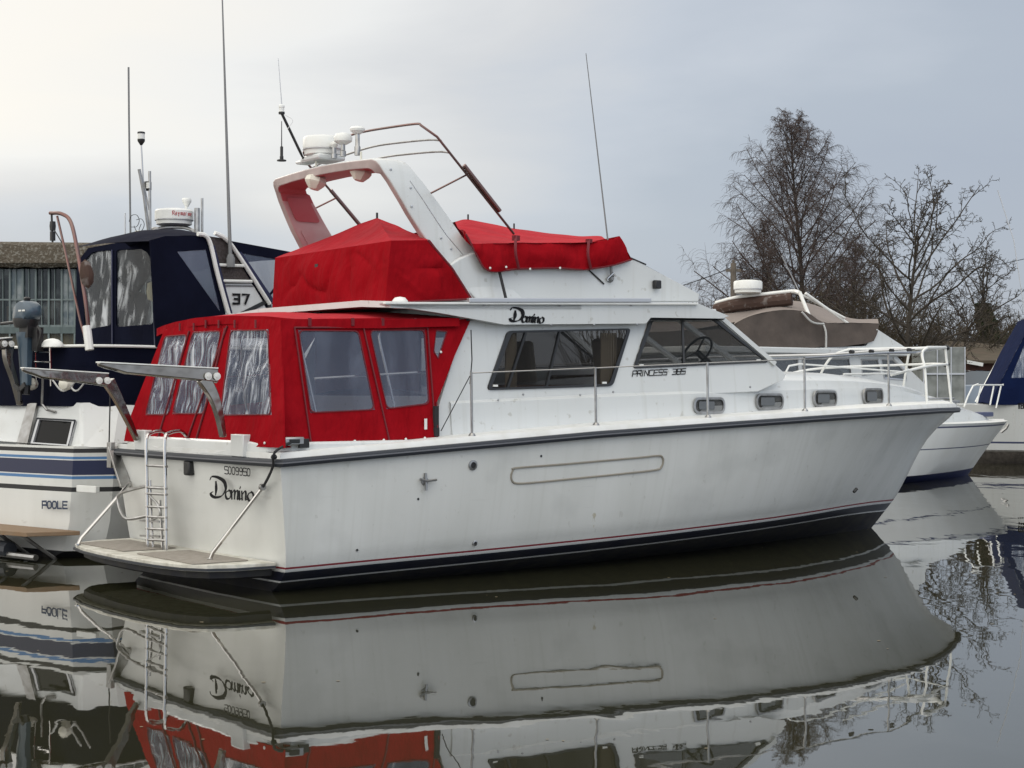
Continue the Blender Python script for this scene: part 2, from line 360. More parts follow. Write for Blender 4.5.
SQ = {
 'P': [[(0, 0), (0, 1), (.8, 1), (.8, .45), (0, .45)]], 'R': [[(0, 0), (0, 1), (.8, 1), (.8, .5), (0, .5)], [(.4, .5), (.85, 0)]],
 'I': [[(.1, 0), (.1, 1)]], 'N': [[(0, 0), (0, 1), (.8, 0), (.8, 1)]], 'C': [[(.8, 1), (.1, 1), (0, .9), (0, .1), (.1, 0), (.8, 0)]],
 'E': [[(.8, 1), (0, 1), (0, 0), (.8, 0)], [(0, .5), (.7, .5)]], 'S': [[(.8, 1), (0, 1), (0, .55), (.8, .5), (.8, 0), (0, 0)]],
 '3': [[(0, 1), (.8, 1), (.8, 0), (0, 0)], [(.2, .5), (.8, .5)]], '8': [[(0, .5), (0, 1), (.8, 1), (.8, 0), (0, 0), (0, .5), (.8, .5)]],
 '5': [[(.8, 1), (0, 1), (0, .52), (.8, .5), (.8, 0), (0, 0)]], '7': [[(0, 1), (.8, 1), (.35, 0)]],
 'O': [[(.2, 0), (.0, .2), (0, .8), (.2, 1), (.55, 1), (.75, .8), (.75, .2), (.55, 0), (.2, 0)]], '0': [[(.2, 0), (.0, .2), (0, .8), (.2, 1), (.5, 1), (.7, .8), (.7, .2), (.5, 0), (.2, 0)]],
 'L': [[(0, 1), (0, 0), (.7, 0)]], '9': [[(.7, .5), (.1, .5), (0, .6), (0, .9), (.15, 1), (.55, 1), (.7, .85), (.7, .15), (.55, 0), (.1, 0)]],
 'Q': [[(.7, .85), (.5, 1), (.2, 1), (0, .85), (0, .65), (.7, .38), (.7, .15), (.5, 0), (.2, 0), (0, .15)], [(.35, 1.1), (.35, -.1)]],
 '1': [[(.1, .8), (.35, 1), (.35, 0)]], 'H': [[(0, 0), (0, 1)], [(.7, 0), (.7, 1)], [(0, .5), (.7, .5)]],
}
def strokes(mb, lines, o, ex, ey, nrm_, wd, th=.003, smooth=True, vary=0, m=0, nib=0):
    """each stroke a ribbon of width wd (metres) on the plane o + x*ex + y*ey, th thick along nrm_"""
    nrm_ = Vector(nrm_).normalized()
    for ln in lines:
        pts = [Vector((x, y, 0)) for x, y in ln]
        if smooth and len(pts) > 2: pts = spl(pts, 6)
        P_ = [Vector(o) + Vector(ex) * p.x + Vector(ey) * p.y for p in pts]; n = len(P_); A, B = [], []
        for i in range(n):
            t = (P_[min(i + 1, n - 1)] - P_[max(i - 1, 0)]).normalized(); sd = nrm_.cross(t).normalized()
            wv = wd * (1 + vary * (math.sin(math.pi * (i / max(1, n - 1))) - .5)) / 2
            if nib: wv *= (1 - nib) + 1.9 * nib * abs(math.sin(math.atan2(t.dot(Vector(ey).normalized()), t.dot(Vector(ex).normalized())) - R(28)))
            k = 1.0
            if not smooth and 0 < i < n - 1:
                t0 = (P_[i] - P_[i - 1]).normalized(); t1 = (P_[i + 1] - P_[i]).normalized(); k = 1 / max(.55, math.sqrt((1 + t0.dot(t1)) / 2))
            e0 = t * (wd / 2) * (-1 if i == 0 else 1 if i == n - 1 else 0)
            A.append(P_[i] + sd * wv * k + e0); B.append(P_[i] - sd * wv * k + e0)
        top = nrm_ * th; low = nrm_ * .0005
        mb.loft([[a + low, a + top, b + top, b + low] for a, b in zip(A, B)], m, closed=True, cap=True)
def write(mb, text, font, adv, o, ex, ey, nrm_, wd, **k):
    x = 0
    for ch in text:
        if ch != ' ' and ch in font:
            strokes(mb, [[(px_ + x, py_) for px_, py_ in ln] for ln in font[ch]], o, ex, ey, nrm_, wd, **k)
        x += adv[ch] if isinstance(adv, dict) else (adv if ch not in 'I' else adv * .5)
    return x

# ================================================================== THE SETTING
# water: one sheet with small ripples, reaching the bank and beyond the frame
def water_mat():
    m = bpy.data.materials.new('marina_water'); m.use_nodes = True
    nt = m.node_tree; n = nt.nodes; l = nt.links; b = n['Principled BSDF']
    b.inputs['Base Color'].default_value = (.022, .022, .012, 1); b.inputs['Roughness'].default_value = .012; b.inputs['IOR'].default_value = 1.85
    t = n.new('ShaderNodeTexCoord'); hs = []
    for sc, det, amp, st in ((.55, 2, .0065, (1, .55, 1)), (2.0, 2, .0014, (1, .5, 1)), (7, 2, .00018, (1, .6, 1))):
        mp = n.new('ShaderNodeMapping'); mp.inputs['Scale'].default_value = st; mp.inputs['Rotation'].default_value = (0, 0, R(20)); l.new(t.outputs['Object'], mp.inputs[0])
        z = n.new('ShaderNodeTexNoise'); z.inputs['Scale'].default_value = sc; z.inputs['Detail'].default_value = det; z.inputs['Roughness'].default_value = .45; z.inputs['Distortion'].default_value = .4; l.new(mp.outputs[0], z.inputs[0])
        mu = n.new('ShaderNodeMath'); mu.operation = 'MULTIPLY'; mu.inputs[1].default_value = amp; l.new(z.outputs[0], mu.inputs[0]); hs.append(mu)
    a = n.new('ShaderNodeMath'); l.new(hs[0].outputs[0], a.inputs[0]); l.new(hs[1].outputs[0], a.inputs[1])
    c = n.new('ShaderNodeMath'); l.new(a.outputs[0], c.inputs[0]); l.new(hs[2].outputs[0], c.inputs[1])
    # wind patches: ripples are livelier towards open water on the right
    pz = n.new('ShaderNodeTexNoise'); pz.inputs['Scale'].default_value = .16; l.new(t.outputs['Object'], pz.inputs[0])
    pr_ = n.new('ShaderNodeMapRange'); pr_.inputs[1].default_value = .35; pr_.inputs[2].default_value = .65; pr_.inputs[3].default_value = .6; pr_.inputs[4].default_value = 1.4; l.new(pz.outputs[0], pr_.inputs[0])
    sx = n.new('ShaderNodeSeparateXYZ'); l.new(t.outputs['Object'], sx.inputs[0])
    xr = n.new('ShaderNodeMapRange'); xr.interpolation_type = 'SMOOTHSTEP'; l.new(sx.outputs['X'], xr.inputs[0]); xr.inputs[1].default_value = 1.6; xr.inputs[2].default_value = 6.0; xr.inputs[3].default_value = 1.0; xr.inputs[4].default_value = 2.4
    fi = n.new('ShaderNodeMath'); fi.operation = 'MULTIPLY'; l.new(hs[1].outputs[0], fi.inputs[0]); l.new(xr.outputs[0], fi.inputs[1]); l.new(fi.outputs[0], a.inputs[1])
    mm = n.new('ShaderNodeMath'); mm.operation = 'MULTIPLY'; l.new(c.outputs[0], mm.inputs[0]); l.new(pr_.outputs[0], mm.inputs[1])
    bp = n.new('ShaderNodeBump'); bp.inputs['Strength'].default_value = 1; bp.inputs['Distance'].default_value = 1; l.new(mm.outputs[0], bp.inputs['Height']); l.new(bp.outputs[0], b.inputs['Normal'])
    return m
M['water'] = water_mat()
mb = MB(); mb.add([(-120, -30, 0), (120, -30, 0), (120, 50, 0), (-120, 50, 0)], [(0, 1, 2, 3)])
tag(mb.obj('water', 'water', smooth=0), kind='structure')
M['leaf'] = mat('floating_leaf', (.16, .13, .075), .8)
mb = MB(); rl_ = random.Random(5)
for i in range(70):
    y = rl_.uniform(8.2, 30); x = rl_.uniform(-.33, .33) * y; s_ = rl_.uniform(.006, .016); a0 = rl_.uniform(0, 3)
    mb.add([(x + s_ * math.cos(a0 + k * 1.2566) * (1.7 if k in (0,) else 1), y + s_ * math.sin(a0 + k * 1.2566), .003) for k in range(5)], [(0, 1, 2, 3, 4)])
tag(mb.obj('floating_leaves', 'leaf', smooth=0), kind='stuff')
M['ground'] = mat('bank_grass', (.06, .07, .03), .95, var=.8, vscale=.8, vcol=(.10, .085, .06), bump=.5, bscale=6)
M['gravel'] = mat('gravel_hardstanding', (.20, .19, .17), .95, var=.6, vscale=3, vcol=(.13, .12, .11))
M['piling'] = mat('wet_timber_piling', (.075, .065, .055), .8, var=.8, vscale=3, vcol=(.03, .026, .022), stretch=(3, 3, .4), bump=.6, bscale=6, bstretch=(3, 3, .3), bdist=.04)
mb = MB(); g = []
for i in range(41):
    x = -150 + i * 7.5; g.append([(x, 46.5 + (0 if j == 0 else [0, 4, 14, 40, 120, 500, 2500][j]), [.72, .8, .92, 1.0, 1.2, 1.6, 2.5][j] + .1 * noise.noise(Vector((x * .2, j, 0)))) for j in range(7)])
mb.loft(g); tag(mb.obj('bank', 'ground', smooth=60), kind='structure')
mb = MB(); mb.add([(-150, 46.4, -1), (150, 46.4, -1), (150, 46.4, .62), (-150, 46.4, .62), (-150, 46.62, .62), (150, 46.62, .62), (-150, 46.62, -1), (150, 46.62, -1)], [(0, 1, 2, 3), (3, 2, 5, 4), (4, 5, 7, 6)])
for i in range(150): mb.box((-60 + i * .8, 46.33, .1), (.10, .12, 1.5))
mb.box((0, 46.30, .58), (200, .10, .16))
tag(mb.obj('quay_wall', 'piling', smooth=0), 'low timber-piled quay edge along the far bank', 'quay wall')

# ================================================================== MOTOR CRUISER (the red-canopied one)
BX, BY, BA = -2.9952, 15.6533, .6507
F = Frame(BX, BY, BA)
boat = empty('motor_cruiser', (BX, BY, 0), BA)
tag(boat, 'large white flybridge cruiser with bright red canopies and Domino on its transom', 'motor boat')
B = boat
def S(u, v, y): return F.Y(u, v, -y)            # y = metres to starboard
XS = [0, .17, .33, .50, .65, .78, .88, .95, .985, 1.0]
def rdist(t): return 11.4 * t
TS = [0, .04, .08] + [i * .055 + .08 for i in range(1, 15)] + [.89, .92, .945, .965, .982, .993, 1]
def b_sheer(t): return max(0, smooth_tab(t, *BSH))
BSH = ( [0, .15, .30, .45, .60, .75, .85, .92, .965, .99, 1], [1.70, 1.82, 1.89, 1.91, 1.82, 1.48, 1.04, .63, .31, .10, .0])
def z_sheer(t): return interp(t * 11.4, [0, 1.7, 3.4, 5.1, 6.8, 8.5, 9.7, 11.4], [1.165, 1.265, 1.36, 1.43, 1.49, 1.53, 1.54, 1.53])
def smooth_tab(t, xs, ys):
    i = max(0, min(len(xs) - 2, sum(1 for q in xs if q <= t) - 1)); h = xs[i + 1] - xs[i]; u = (t - xs[i]) / h
    m = lambda k: (ys[min(k + 1, len(ys) - 1)] - ys[max(k - 1, 0)]) / (xs[min(k + 1, len(xs) - 1)] - xs[max(k - 1, 0)])
    return (2 * u ** 3 - 3 * u * u + 1) * ys[i] + (u ** 3 - 2 * u * u + u) * h * m(i) + (3 * u * u - 2 * u ** 3) * ys[i + 1] + (u ** 3 - u * u) * h * m(i + 1)
def b_strp(t): return max(0, smooth_tab(t, [0, .13, .24, .36, .43, .5, .57, .643, .737, .85, .924, .97, 1], [1.60, 1.59, 1.62, 1.65, 1.63, 1.57, 1.48, 1.35, 1.10, .70, .40, .18, 0]))
def z_strp(t): return smooth_tab(t, [0, .2, .4, .6, .8, .91, 1], [.245, .28, .33, .375, .405, .395, .36])
# levels: (z above stripe top or fraction), each gives (x, b, z)
def smooth01(x): x = max(0, min(1, x)); return x * x * (3 - 2 * x)
def hull_pt(t, w):
    """w: 0 at the top of the boot stripe, 1 at the sheer; below 0 in metres"""
    zs, zb = z_sheer(t), z_strp(t); fw = smooth01((t - .45) / .5)
    xs0, xb0 = -.05, .06
    if w >= 0:
        z = lerp(zb, zs, w); xa = lerp(xb0, xs0, w)
        stem = lerp(10.1, 11.4, w ** lerp(1, 1.0, fw) ); stem = interp(w, [0, .05, .25, .47, .64, .78, .906, 1], [10.1, 10.16, 10.36, 10.56, 10.74, 10.96, 11.24, 11.4])
        p = lerp(.62, .92, fw); b = lerp(b_strp(t), b_sheer(t), w ** p)
        return Vector((lerp(xa, stem, t), b, z))
    dz = -w; stem = 10.1 - dz * 1.25; b = b_strp(t) * max(.12, 1 - (dz / .62) ** 1.6 * lerp(.85, .95, t))
    return Vector((lerp(xb0 + dz * .2, stem, t), max(0, b - dz * .10 * (1 - t)), zb + w))
LV = [-.62, -.45, -.30, -.20, -.150, -.134, -.075, -.046, -.018, 0, .06, .15, .27, .4, .53, .66, .79, .9, .97, 1.0]
HM = {0: 3, 1: 3, 2: 3, 3: 3, 4: 1, 5: 2, 6: 2, 7: 1, 8: 4}       # rows -> slots: 0 hull 1 white 2 navy 3 antifouling 4 red
mb = MB()
for sgn in (-1, 1):
    rows = []
    for w_ in LV: rows.append([(p.x, sgn * p.y, p.z) for p in [hull_pt(t, w_) for t in TS]])
    mb.loft(rows, lambda i, j: HM.get(i, 0))
rows = []
for w_ in LV:
    p = hull_pt(0, w_); rows.append([(p.x - .05 * (1 - (k / 6) ** 2) , k / 6 * p.y, p.z) for k in range(-6, 7)])
for r_ in rows:
    p0 = r_[0]
mb.loft(rows, lambda i, j: HM.get(i, 0))
hull = mb.obj('hull', ['hull', 'gel', 'navy', 'anti', 'redline'], B, smooth=28)
bmx = bmesh.new(); bmx.from_mesh(hull.data); bmesh.ops.remove_doubles(bmx, verts=bmx.verts, dist=.0005); bmesh.ops.recalc_face_normals(bmx, faces=bmx.faces); bmx.to_mesh(hull.data); bmx.free()
hull.data.polygons.foreach_set('use_smooth', [True] * len(hull.data.polygons)); hull.data.set_sharp_from_angle(angle=R(28))
# rub rail along the sheer and round the transom
def sheer(t, out_=0, dz=0, sg=-1):
    p = hull_pt(t, 1); return Vector((p.x, sg * (p.y + out_ * min(1, (1 - t) * 30)), p.z + dz))
path = [sheer(t, .02, 0, 1) for t in reversed(TS)] + [Vector((-.05 - .05 * (1 - (k / 6) ** 2) - .02, -k / 6 * 1.70, 1.165)) for k in range(-6, 7)] + [sheer(t, .02) for t in TS]
path = [p for i, p in enumerate(path) if i == 0 or (p - path[i - 1]).length > .012]
def sweep(mb, path, prof, m=0):
    rows = []
    for i, p in enumerate(path):
        a, b = path[max(0, i - 1)], path[min(len(path) - 1, i + 1)]; t = (b - a); t.z = 0; t.normalize(); o_ = Vector((t.y, -t.x, 0))
        rows.append([p + o_ * q[0] * (1) + Vector((0, 0, q[1])) for q in prof])
    mb.loft(rows, m, closed=True, cap=True)
mb = MB(); sweep(mb, path, [(-.02, -.038), (.028, -.032), (.036, -.012), (.036, .012), (.028, .03), (-.02, .034)]); rr = mb.obj('rub_rail', 'rubber', B, smooth=0)
mb = MB(); sweep(mb, path, [(.02, -.006), (.044, -.006), (.044, .006), (.02, .006)]); mb.obj('insert', 'rubwhite', rr, smooth=0)
# side decks and gunwale upstand
def deck_rows(sg):
    rows = []
    for t in TS:
        p = hull_pt(t, 1); up = .085; cl = max(0, p.y - .06)
        rows.append([(p.x, sg * p.y, p.z), (p.x, sg * (p.y - .012), p.z + up * .6), (p.x, sg * max(0, p.y - .03), p.z + up), (p.x, sg * cl, p.z + up + .004), (p.x, sg * cl * .6, p.z + up + .02), (p.x, 0, p.z + up + .035)])
    return rows
mb = MB()
for sg in (-1, 1): mb.loft(deck_rows(sg))
mb.loft([[(-.05 - .05 * (1 - (k / 6) ** 2) * 1, k / 6 * 1.70, z) for k in range(-6, 7)] for z in (1.165, 1.25)])
mb.obj('deck', 'deck', B, smooth=40)
# cockpit coaming (raised white moulding round the after deck)
mb = MB()
cpl = [(2.0, 1.70), (1.2, 1.69), (.5, 1.66), (.12, 1.60), (-.03, 1.45), (-.07, 1.0), (-.08, .3)]
cp = [Vector((x, -y, 0)) for x, y in cpl] + [Vector((x, y, 0)) for x, y in reversed(cpl)]
sweep(mb, [p + Vector((0, 0, 0)) for p in cp][::-1], [(-.12, 1.2), (.02, 1.2), (.01, 1.325), (-.01, 1.34), (-.12, 1.34)])
mb.box((-.05, -1.02, 1.30), (.12, .24, .20)); mb.box((-.05, 1.02, 1.30), (.12, .24, .20))
mb.obj('cockpit_coaming', 'gel', B, smooth=30, bevel=.008)
# coachroof / trunk with the portholes
def tr_w(x): return interp(x, [1.9, 4, 5.2, 6.2, 7.4, 8.6, 9.6, 10.3, 10.75], [1.50, 1.50, 1.48, 1.40, 1.20, .90, .58, .30, .06])
def tr_z(x): return interp(x, [1.9, 4.2, 6.3, 7.4, 8.2, 9.0, 9.8, 10.3, 10.75], [1.72, 1.80, 1.95, 1.945, 1.935, 1.90, 1.84, 1.78, 1.71])
mb = MB()
for sg in (-1, 1):
    rows = []
    for i in range(46):
        x = lerp(1.9, 10.75, i / 45); wv = tr_w(x); z1 = tr_z(x); z0 = z_sheer(x / 11.4) + .07
        zb_ = min(interp(x, [1.9, 4.2, 6.3, 7.4, 8.6, 9.6, 10.3, 10.75], [1.68, 1.75, 1.80, 1.82, 1.825, 1.78, 1.72, 1.68]), z1 - .02)
        rows.append([(x, sg * (wv + .03), z0), (x, sg * (wv + .012), z0 + .03), (x, sg * (wv - .0), lerp(z0, zb_, .6)), (x, sg * (wv - .008), zb_ - .012), (x, sg * (wv - .022), zb_ + .004),
                     (x, sg * max(0, wv * .955), lerp(zb_, z1, .7)), (x, sg * wv * .88, z1), (x, sg * wv * .45, z1 + .07 * min(1, wv)), (x, 0, z1 + .09 * min(1, wv))])
    mb.loft(rows)
mb.add([(1.9, s_ * y, z) for s_, y, z in ((-1, 1.53, 1.34), (1, 1.53, 1.34), (1, 1.45, 1.74), (-1, 1.45, 1.74))], [(0, 1, 2, 3)])
mb.obj('coachroof', 'gel', B, smooth=35)
# portholes
def port(u, v, hw, hh, glassm='glassdark', parent=B):
    # meets the trunk side at the porthole's reading
    y = .8
    for _ in range(12):
        p = S(u, v, y); y = lerp(y, tr_w(p.x), .7)
    p = S(u, v, y + .0); d = .05; tx = Vector((d, (tr_w(p.x - d / 2) - tr_w(p.x + d / 2)), 0)).normalized(); nn = Vector((tx.y, -tx.x, 0))
    for sg in (1, -1):
        q = Vector((p.x, p.y * sg, p.z)); t2 = Vector((tx.x, tx.y * sg, 0)); n2 = Vector((nn.x, nn.y * sg, 0)); mbp = MB()
        outer = [q + t2 * a + Vector((0, 0, b)) + n2 * .004 for a, b in rrect(0, 0, hw, hh, hh * .85)]; inner = [q + t2 * a + Vector((0, 0, b)) + n2 * .004 for a, b in rrect(0, 0, hw - .026, hh - .024, hh * .62)]
        mbp.plate(outer, [inner], n2 * .016); o = mbp.obj('porthole', 'steeldull', parent, smooth=0)
        mbg = MB(); mbg.plate(inner, [], n2 * .006); mbg.obj('glass', glassm, o, smooth=0)
        mbg = MB(); w2 = hw * .50; mbg.plate([q + t2 * (a - .04) + Vector((0, 0, b)) + n2 * .0105 for a, b in rrect(0, 0, w2, hh - .045, .02)], [], n2 * .003); mbg.obj('blind', 'blind', o, smooth=0)
for u, v, hw, hh_ in ((708.5, 405.5, .25, .088), (769, 401.5, .265, .09), (824.5, 398.5, .28, .094), (872.5, 396.3, .30, .10)): port(u, v, hw, hh_)

# cabin sides (with window openings), tilted a little inward
TN, TK = (0, 1, -.12), -1.668
def T(u, v, off=0): return F.P(u, v, TN, TK - off)
TV = Vector((0, -1, .12)).normalized()
def flip(p): return Vector((p.x, -p.y, p.z))
wa = [(507, 331), (630, 328.5), (612, 386), (486.5, 390)]
wf = [(649, 318.5), (713, 316.5), (768, 362.5), (632.5, 368.5)]
side_o = [(432, 440), (440, 402), (466, 318), (479, 310), (640, 309), (716, 309), (719, 317), (777, 366), (786, 374.5), (783, 380), (758, 391.5), (640, 397), (480, 404), (474, 434)]
for sg in (1, -1):
    fx = (lambda p: p) if sg == 1 else flip; tv = fx(TV)
    mb = MB(); ow = rounded([fx(T(*q)) for q in wa], .045); of = rounded([fx(T(*q)) for q in wf], .045)
    mb.plate([fx(T(*q)) for q in side_o], [ow, of], tv * -.04)
    mb.obj('cabin_side', 'gel', B, smooth=0, bevel=.006)
    for q, gm, dv in ((wa, 'glassdark', ((525, 331, 507, 389), (559, 330, 546, 387.5))), (wf, 'glass', ((682, 317.5, 683.5, 366),))):
        outer = [fx(T(*k, -.0)) + tv * .004 for k in q]; ro = rounded(outer, .05); ri = rounded(ringpoly(outer, .05), .04)
        mb = MB(); mb.plate(ro, [ri], tv * .014)
        for a in dv: mb.bar(fx(T(a[0], a[1] + 2)) + tv * .004, fx(T(a[2], a[3] - 1)) + tv * .004, .022, .03)
        wo = mb.obj('cabin_window', 'frame', B, smooth=0)
        mb = MB(); mb.plate(rounded(ringpoly(outer, .03), .04), [], tv * -.008); mb.obj('glass', gm, wo, smooth=0)
# small window feet (white slider catches)
mb = MB()
for u, v in ((494, 386), (603, 383), (640, 365.5), (757, 360.5)): mb.box(T(u, v) + TV * .022, (.055, .012, .02))
mb.obj('window_catch', 'plastic', B, split=True, smooth=0)
# sliding-glass lower band of the aft window
# roof of the saloon = underside of the flybridge moulding, with eave band and visor
ZE = 2.60
mb = MB()
band_lo = [(440, 311), (479, 319.5), (504, 324), (642, 323), (649, 312)]
def bandpt(u, v): return S(u, v, 1.5)
mbb = MB()
BO = 1.50
for sg in (1, -1):
    fx = (lambda p: p) if sg == 1 else flip
    outer = [S(385, 303, BO), S(698, 303.5, BO), S(729, 316, BO), S(722, 318.5, BO), S(651, 317.5, BO), S(646, 323.5, BO), S(504, 324.5, BO), S(480, 320, BO), S(440, 313, BO), S(386, 304.8, BO)]
    mbb.plate([fx(p) for p in outer], [], Vector((0, sg * .10, 0)))
# top deck slab of the flybridge, running aft over the cockpit
p_a, p_f, p_v = S(436, 303, BO), S(698, 303.5, BO), S(729, 316, BO)
zt = p_a.z; 
rows = []
for x, hw, dz in ((1.22, 1.5, -.0), (1.5, 1.5, 0), (p_a.x, 1.5, 0), (3.5, 1.5, (p_f.z - p_a.z) * .5), (p_f.x, 1.49, p_f.z - p_a.z), (p_v.x - .02, 1.46, p_v.z - p_a.z + .02), (p_v.x + .22, 1.0, p_v.z - p_a.z + .02), (p_v.x + .30, .0, p_v.z - p_a.z + .02)):
    rows.append([(x, y_, zt + dz + (.03 if abs(y_) < 1 else 0)) for y_ in (-hw, -hw * .66, -hw * .33, 0, hw * .33, hw * .66, hw)])
mbb.loft(rows); mbb.loft([[(a, b, c - .06 - .12 * (1 if 1.9 < a < 5.4 else 0)) for a, b, c in r_] for r_ in rows])
mbb.loft([[r_[0] for r_ in rows], [(r_[0][0], r_[0][1], r_[0][2] - .06) for r_ in rows]]); mbb.loft([[r_[-1] for r_ in rows], [(r_[-1][0], r_[-1][1], r_[-1][2] - .06) for r_ in rows]]); mbb.loft([rows[0], [(a, b, c - .06) for a, b, c in rows[0]]]); mbb.loft([rows[-2], [(a, b, c - .06) for a, b, c in rows[-2]]])
mbb.obj('saloon_roof', 'gel', B, smooth=30)
# gutter rail along the joint
mb = MB()
for sg in (1, -1):
    fx = (lambda p: p) if sg == 1 else flip
    mb.bar(fx(S(468, 300.3, BO + .02)), fx(S(650, 300.3, BO + .02)), .05, .045)
mb.obj('grab_rail', 'alu', B, split=True, smooth=0, bevel=.008)
mb = MB()
for sg in (1, -1):
    fx = (lambda p: p) if sg == 1 else flip
    mb.bar(fx(S(384, 303.2, BO + .01)), fx(S(697, 303.8, BO + .01)), .05, .022)
mb.obj('roof_trim', 'plastic', B, split=True, smooth=0, bevel=.005)
mb = MB()
for u, v in ((484, 305), (560, 305), (631, 305), (551, 325), (594, 325), (637, 324.5), (498, 400), (523, 394.5), (613, 392), (750, 387), (580, 395)):
    mb.lathe([(.012, 0), (.012, .006), (.006, .009)], S(u, v, 1.51), (0, -1, 0), 8)
mb.obj('deck_light', 'steeldull', B, split=True)
# windscreen: raked panes across the front with pillars
tL, tR = T(716, 314), T(774, 364)
mb = MB(); mg = MB()
tc_ = Vector((tL.x + .28, 0, tL.z)); bc_ = Vector((tR.x + .42, 0, tR.z + .02))
def ws(t, s_):   # s: -1..1 across, t: 0 top 1 bottom
    top = Vector((lerp(tL.x, tc_.x, 1 - s_ * s_), s_ * abs(tL.y), lerp(tL.z, tc_.z, 1 - s_ * s_))); bot = Vector((lerp(tR.x, bc_.x, 1 - s_ * s_), s_ * abs(tR.y), lerp(tR.z, bc_.z, 1 - s_ * s_)))
    return top.lerp(bot, t)
for s_ in (-1, -.34, .34, 1): mb.bar(ws(0, s_), ws(1, s_), .06, .05)
for t_ in (0.02, .98):
    for k in range(8): mb.bar(ws(t_, -1 + k / 4), ws(t_, -1 + (k + 1) / 4), .05, .05)
wsf = mb.obj('windscreen', 'gel', B, smooth=0)
mg.loft([[ws(.01 + .97 * i / 3, -1 + k / 5) for k in range(11)] for i in range(4)]); mg.obj('glass', 'glassclear', wsf)
# dashboard, helm and seats inside the saloon
mb = MB(); mb.box((3.9, 0, 1.30), (4.0, 2.7, .05)); mb.obj('saloon_floor', 'wood', B, smooth=0)
mb = MB(); mb.box((5.75, 0, 1.86), (.75, 2.75, .24)); mb.obj('dashboard', 'leather', B, smooth=0, bevel=.03)
mb = MB(); c_ = S(697, 352, 1.0); q_ = Matrix.Rotation(R(-55), 3, 'Y')
mb.tube([c_ + q_ @ Vector((.20 * math.cos(a), .20 * math.sin(a), 0)) for a in [i * math.pi / 12 for i in range(24)]], .014, 6, closed=True)
for k in range(3): mb.bar(c_, c_ + q_ @ Vector((.20 * math.cos(k * 2.09), .20 * math.sin(k * 2.09), 0)), .02, .01)
mb.bar(c_, c_ + Vector((.3, 0, -.2)), .05, .05); mb.obj('steering_wheel', 'black', B)
for (x, y, z) in ((4.55, -.95, 1.85), (4.55, .6, 1.85)):
    mb = MB(); mb.box((x, y, z - .1), (.42, .45, .12)); mb.box((x - .2, y, z + .22), (.12, .44, .56), Matrix.Rotation(R(-8), 3, 'Y')); mb.box((x, y, z - .35), (.12, .12, .5)); mb.obj('helm_seat', 'seat', B, bevel=.04)
mb = MB(); mb.box((3.1, 1.15, 1.58), (1.7, .5, .32)); mb.box((3.1, 1.33, 1.84), (1.7, .14, .30)); mb.box((2.1, -.95, 1.52), (.3, .7, .4)); mb.obj('settee', 'seat', B, bevel=.04)
mb = MB(); mb.box((3.2, -1.1, 1.6), (1.0, .45, .5)); mb.box((2.02, .2, 1.95), (.04, 2.0, 1.1)); mb.obj('galley_joinery', 'wood', B, split=True, bevel=.01)

# curtains drawn back inside the aft windows
for sg in (1, -1):
    for u0, u1 in ((506, 516), (601, 616)):
        mb = MB(); t0, t1, t2, t3 = [F.Y(u, v, -1.36) for u, v in ((u0, 333), (u1, 333), (u1, 388), (u0, 388))]
        if sg == -1: t0, t1, t2, t3 = [flip(q) for q in (t0, t1, t2, t3)]
        mb.loft([[t0.lerp(t1, i / 24) + Vector((0, .025 * math.sin(i * 1.6), 0)) for i in range(25)], [t3.lerp(t2, i / 24) + Vector((0, .03 * math.sin(i * 1.6 + .4), 0)) for i in range(25)]]); mb.obj('curtain', 'seat', B)
# flybridge side coaming
mb = MB()
FY = 1.30
for sg in (1, -1):
    fx = (lambda p: p) if sg == 1 else flip
    pts = [(430, 302), (445, 268), (460, 258), (480, 250), (505, 252), (605, 256), (634, 259), (700, 294), (699, 302)]
    mb.plate([fx(S(*q, FY)) for q in pts], [], Vector((0, sg * .07, 0)))
a0, b0 = S(634, 259, FY), S(700, 295, FY)
mb.loft([[(a0.x, -FY, a0.z), (a0.x + .35, -.7, a0.z), (a0.x + .45, 0, a0.z), (a0.x + .35, .7, a0.z), (a0.x, FY, a0.z)], [(b0.x, -FY, b0.z), (b0.x + .28, -.7, b0.z), (b0.x + .36, 0, b0.z), (b0.x + .28, .7, b0.z), (b0.x, FY, b0.z)]])
mb.obj('flybridge_coaming', 'gel', B, smooth=30, bevel=.015)
# radar arch
xa_ = lambda z: interp(z, [2.64, 3.0, 3.3, 3.4, 3.5, 3.6, 3.7, 3.8, 3.9, 4.0, 4.1], [2.36, 2.02, 1.80, 1.73, 1.66, 1.60, 1.54, 1.48, 1.42, 1.37, 1.33])
xf_ = lambda z: interp(z, [2.64, 3.0, 3.3, 3.4, 3.5, 3.6, 3.7, 3.8, 3.9, 4.0, 4.1], [2.98, 2.60, 2.28, 2.20, 2.12, 2.04, 1.96, 1.88, 1.80, 1.72, 1.66])
ya_ = lambda z: interp(z, [2.64, 3.0, 3.3, 3.6, 3.8, 3.9], [1.34, 1.22, 1.16, 1.12, 1.08, 1.04])
path_ = []      # (outer y, outer z, inner y, inner z)
for z in (2.64, 2.8, 3.0, 3.15, 3.3, 3.4, 3.5, 3.6, 3.7, 3.8, 3.88): path_.append((ya_(z), z, ya_(z) - .085, z - .015))
path_ += [(1.03, 3.95, .93, 3.87), (1.0, 3.99, .90, 3.905), (.94, 4.012, .84, 3.92), (.6, 4.03, .57, 3.935), (.3, 4.04, .29, 3.942), (0, 4.045, 0, 3.945)]
path_ = path_ + [(-a, b_, -c, d) for a, b_, c, d in reversed(path_[:-1])]
mb = MB(); rows = []
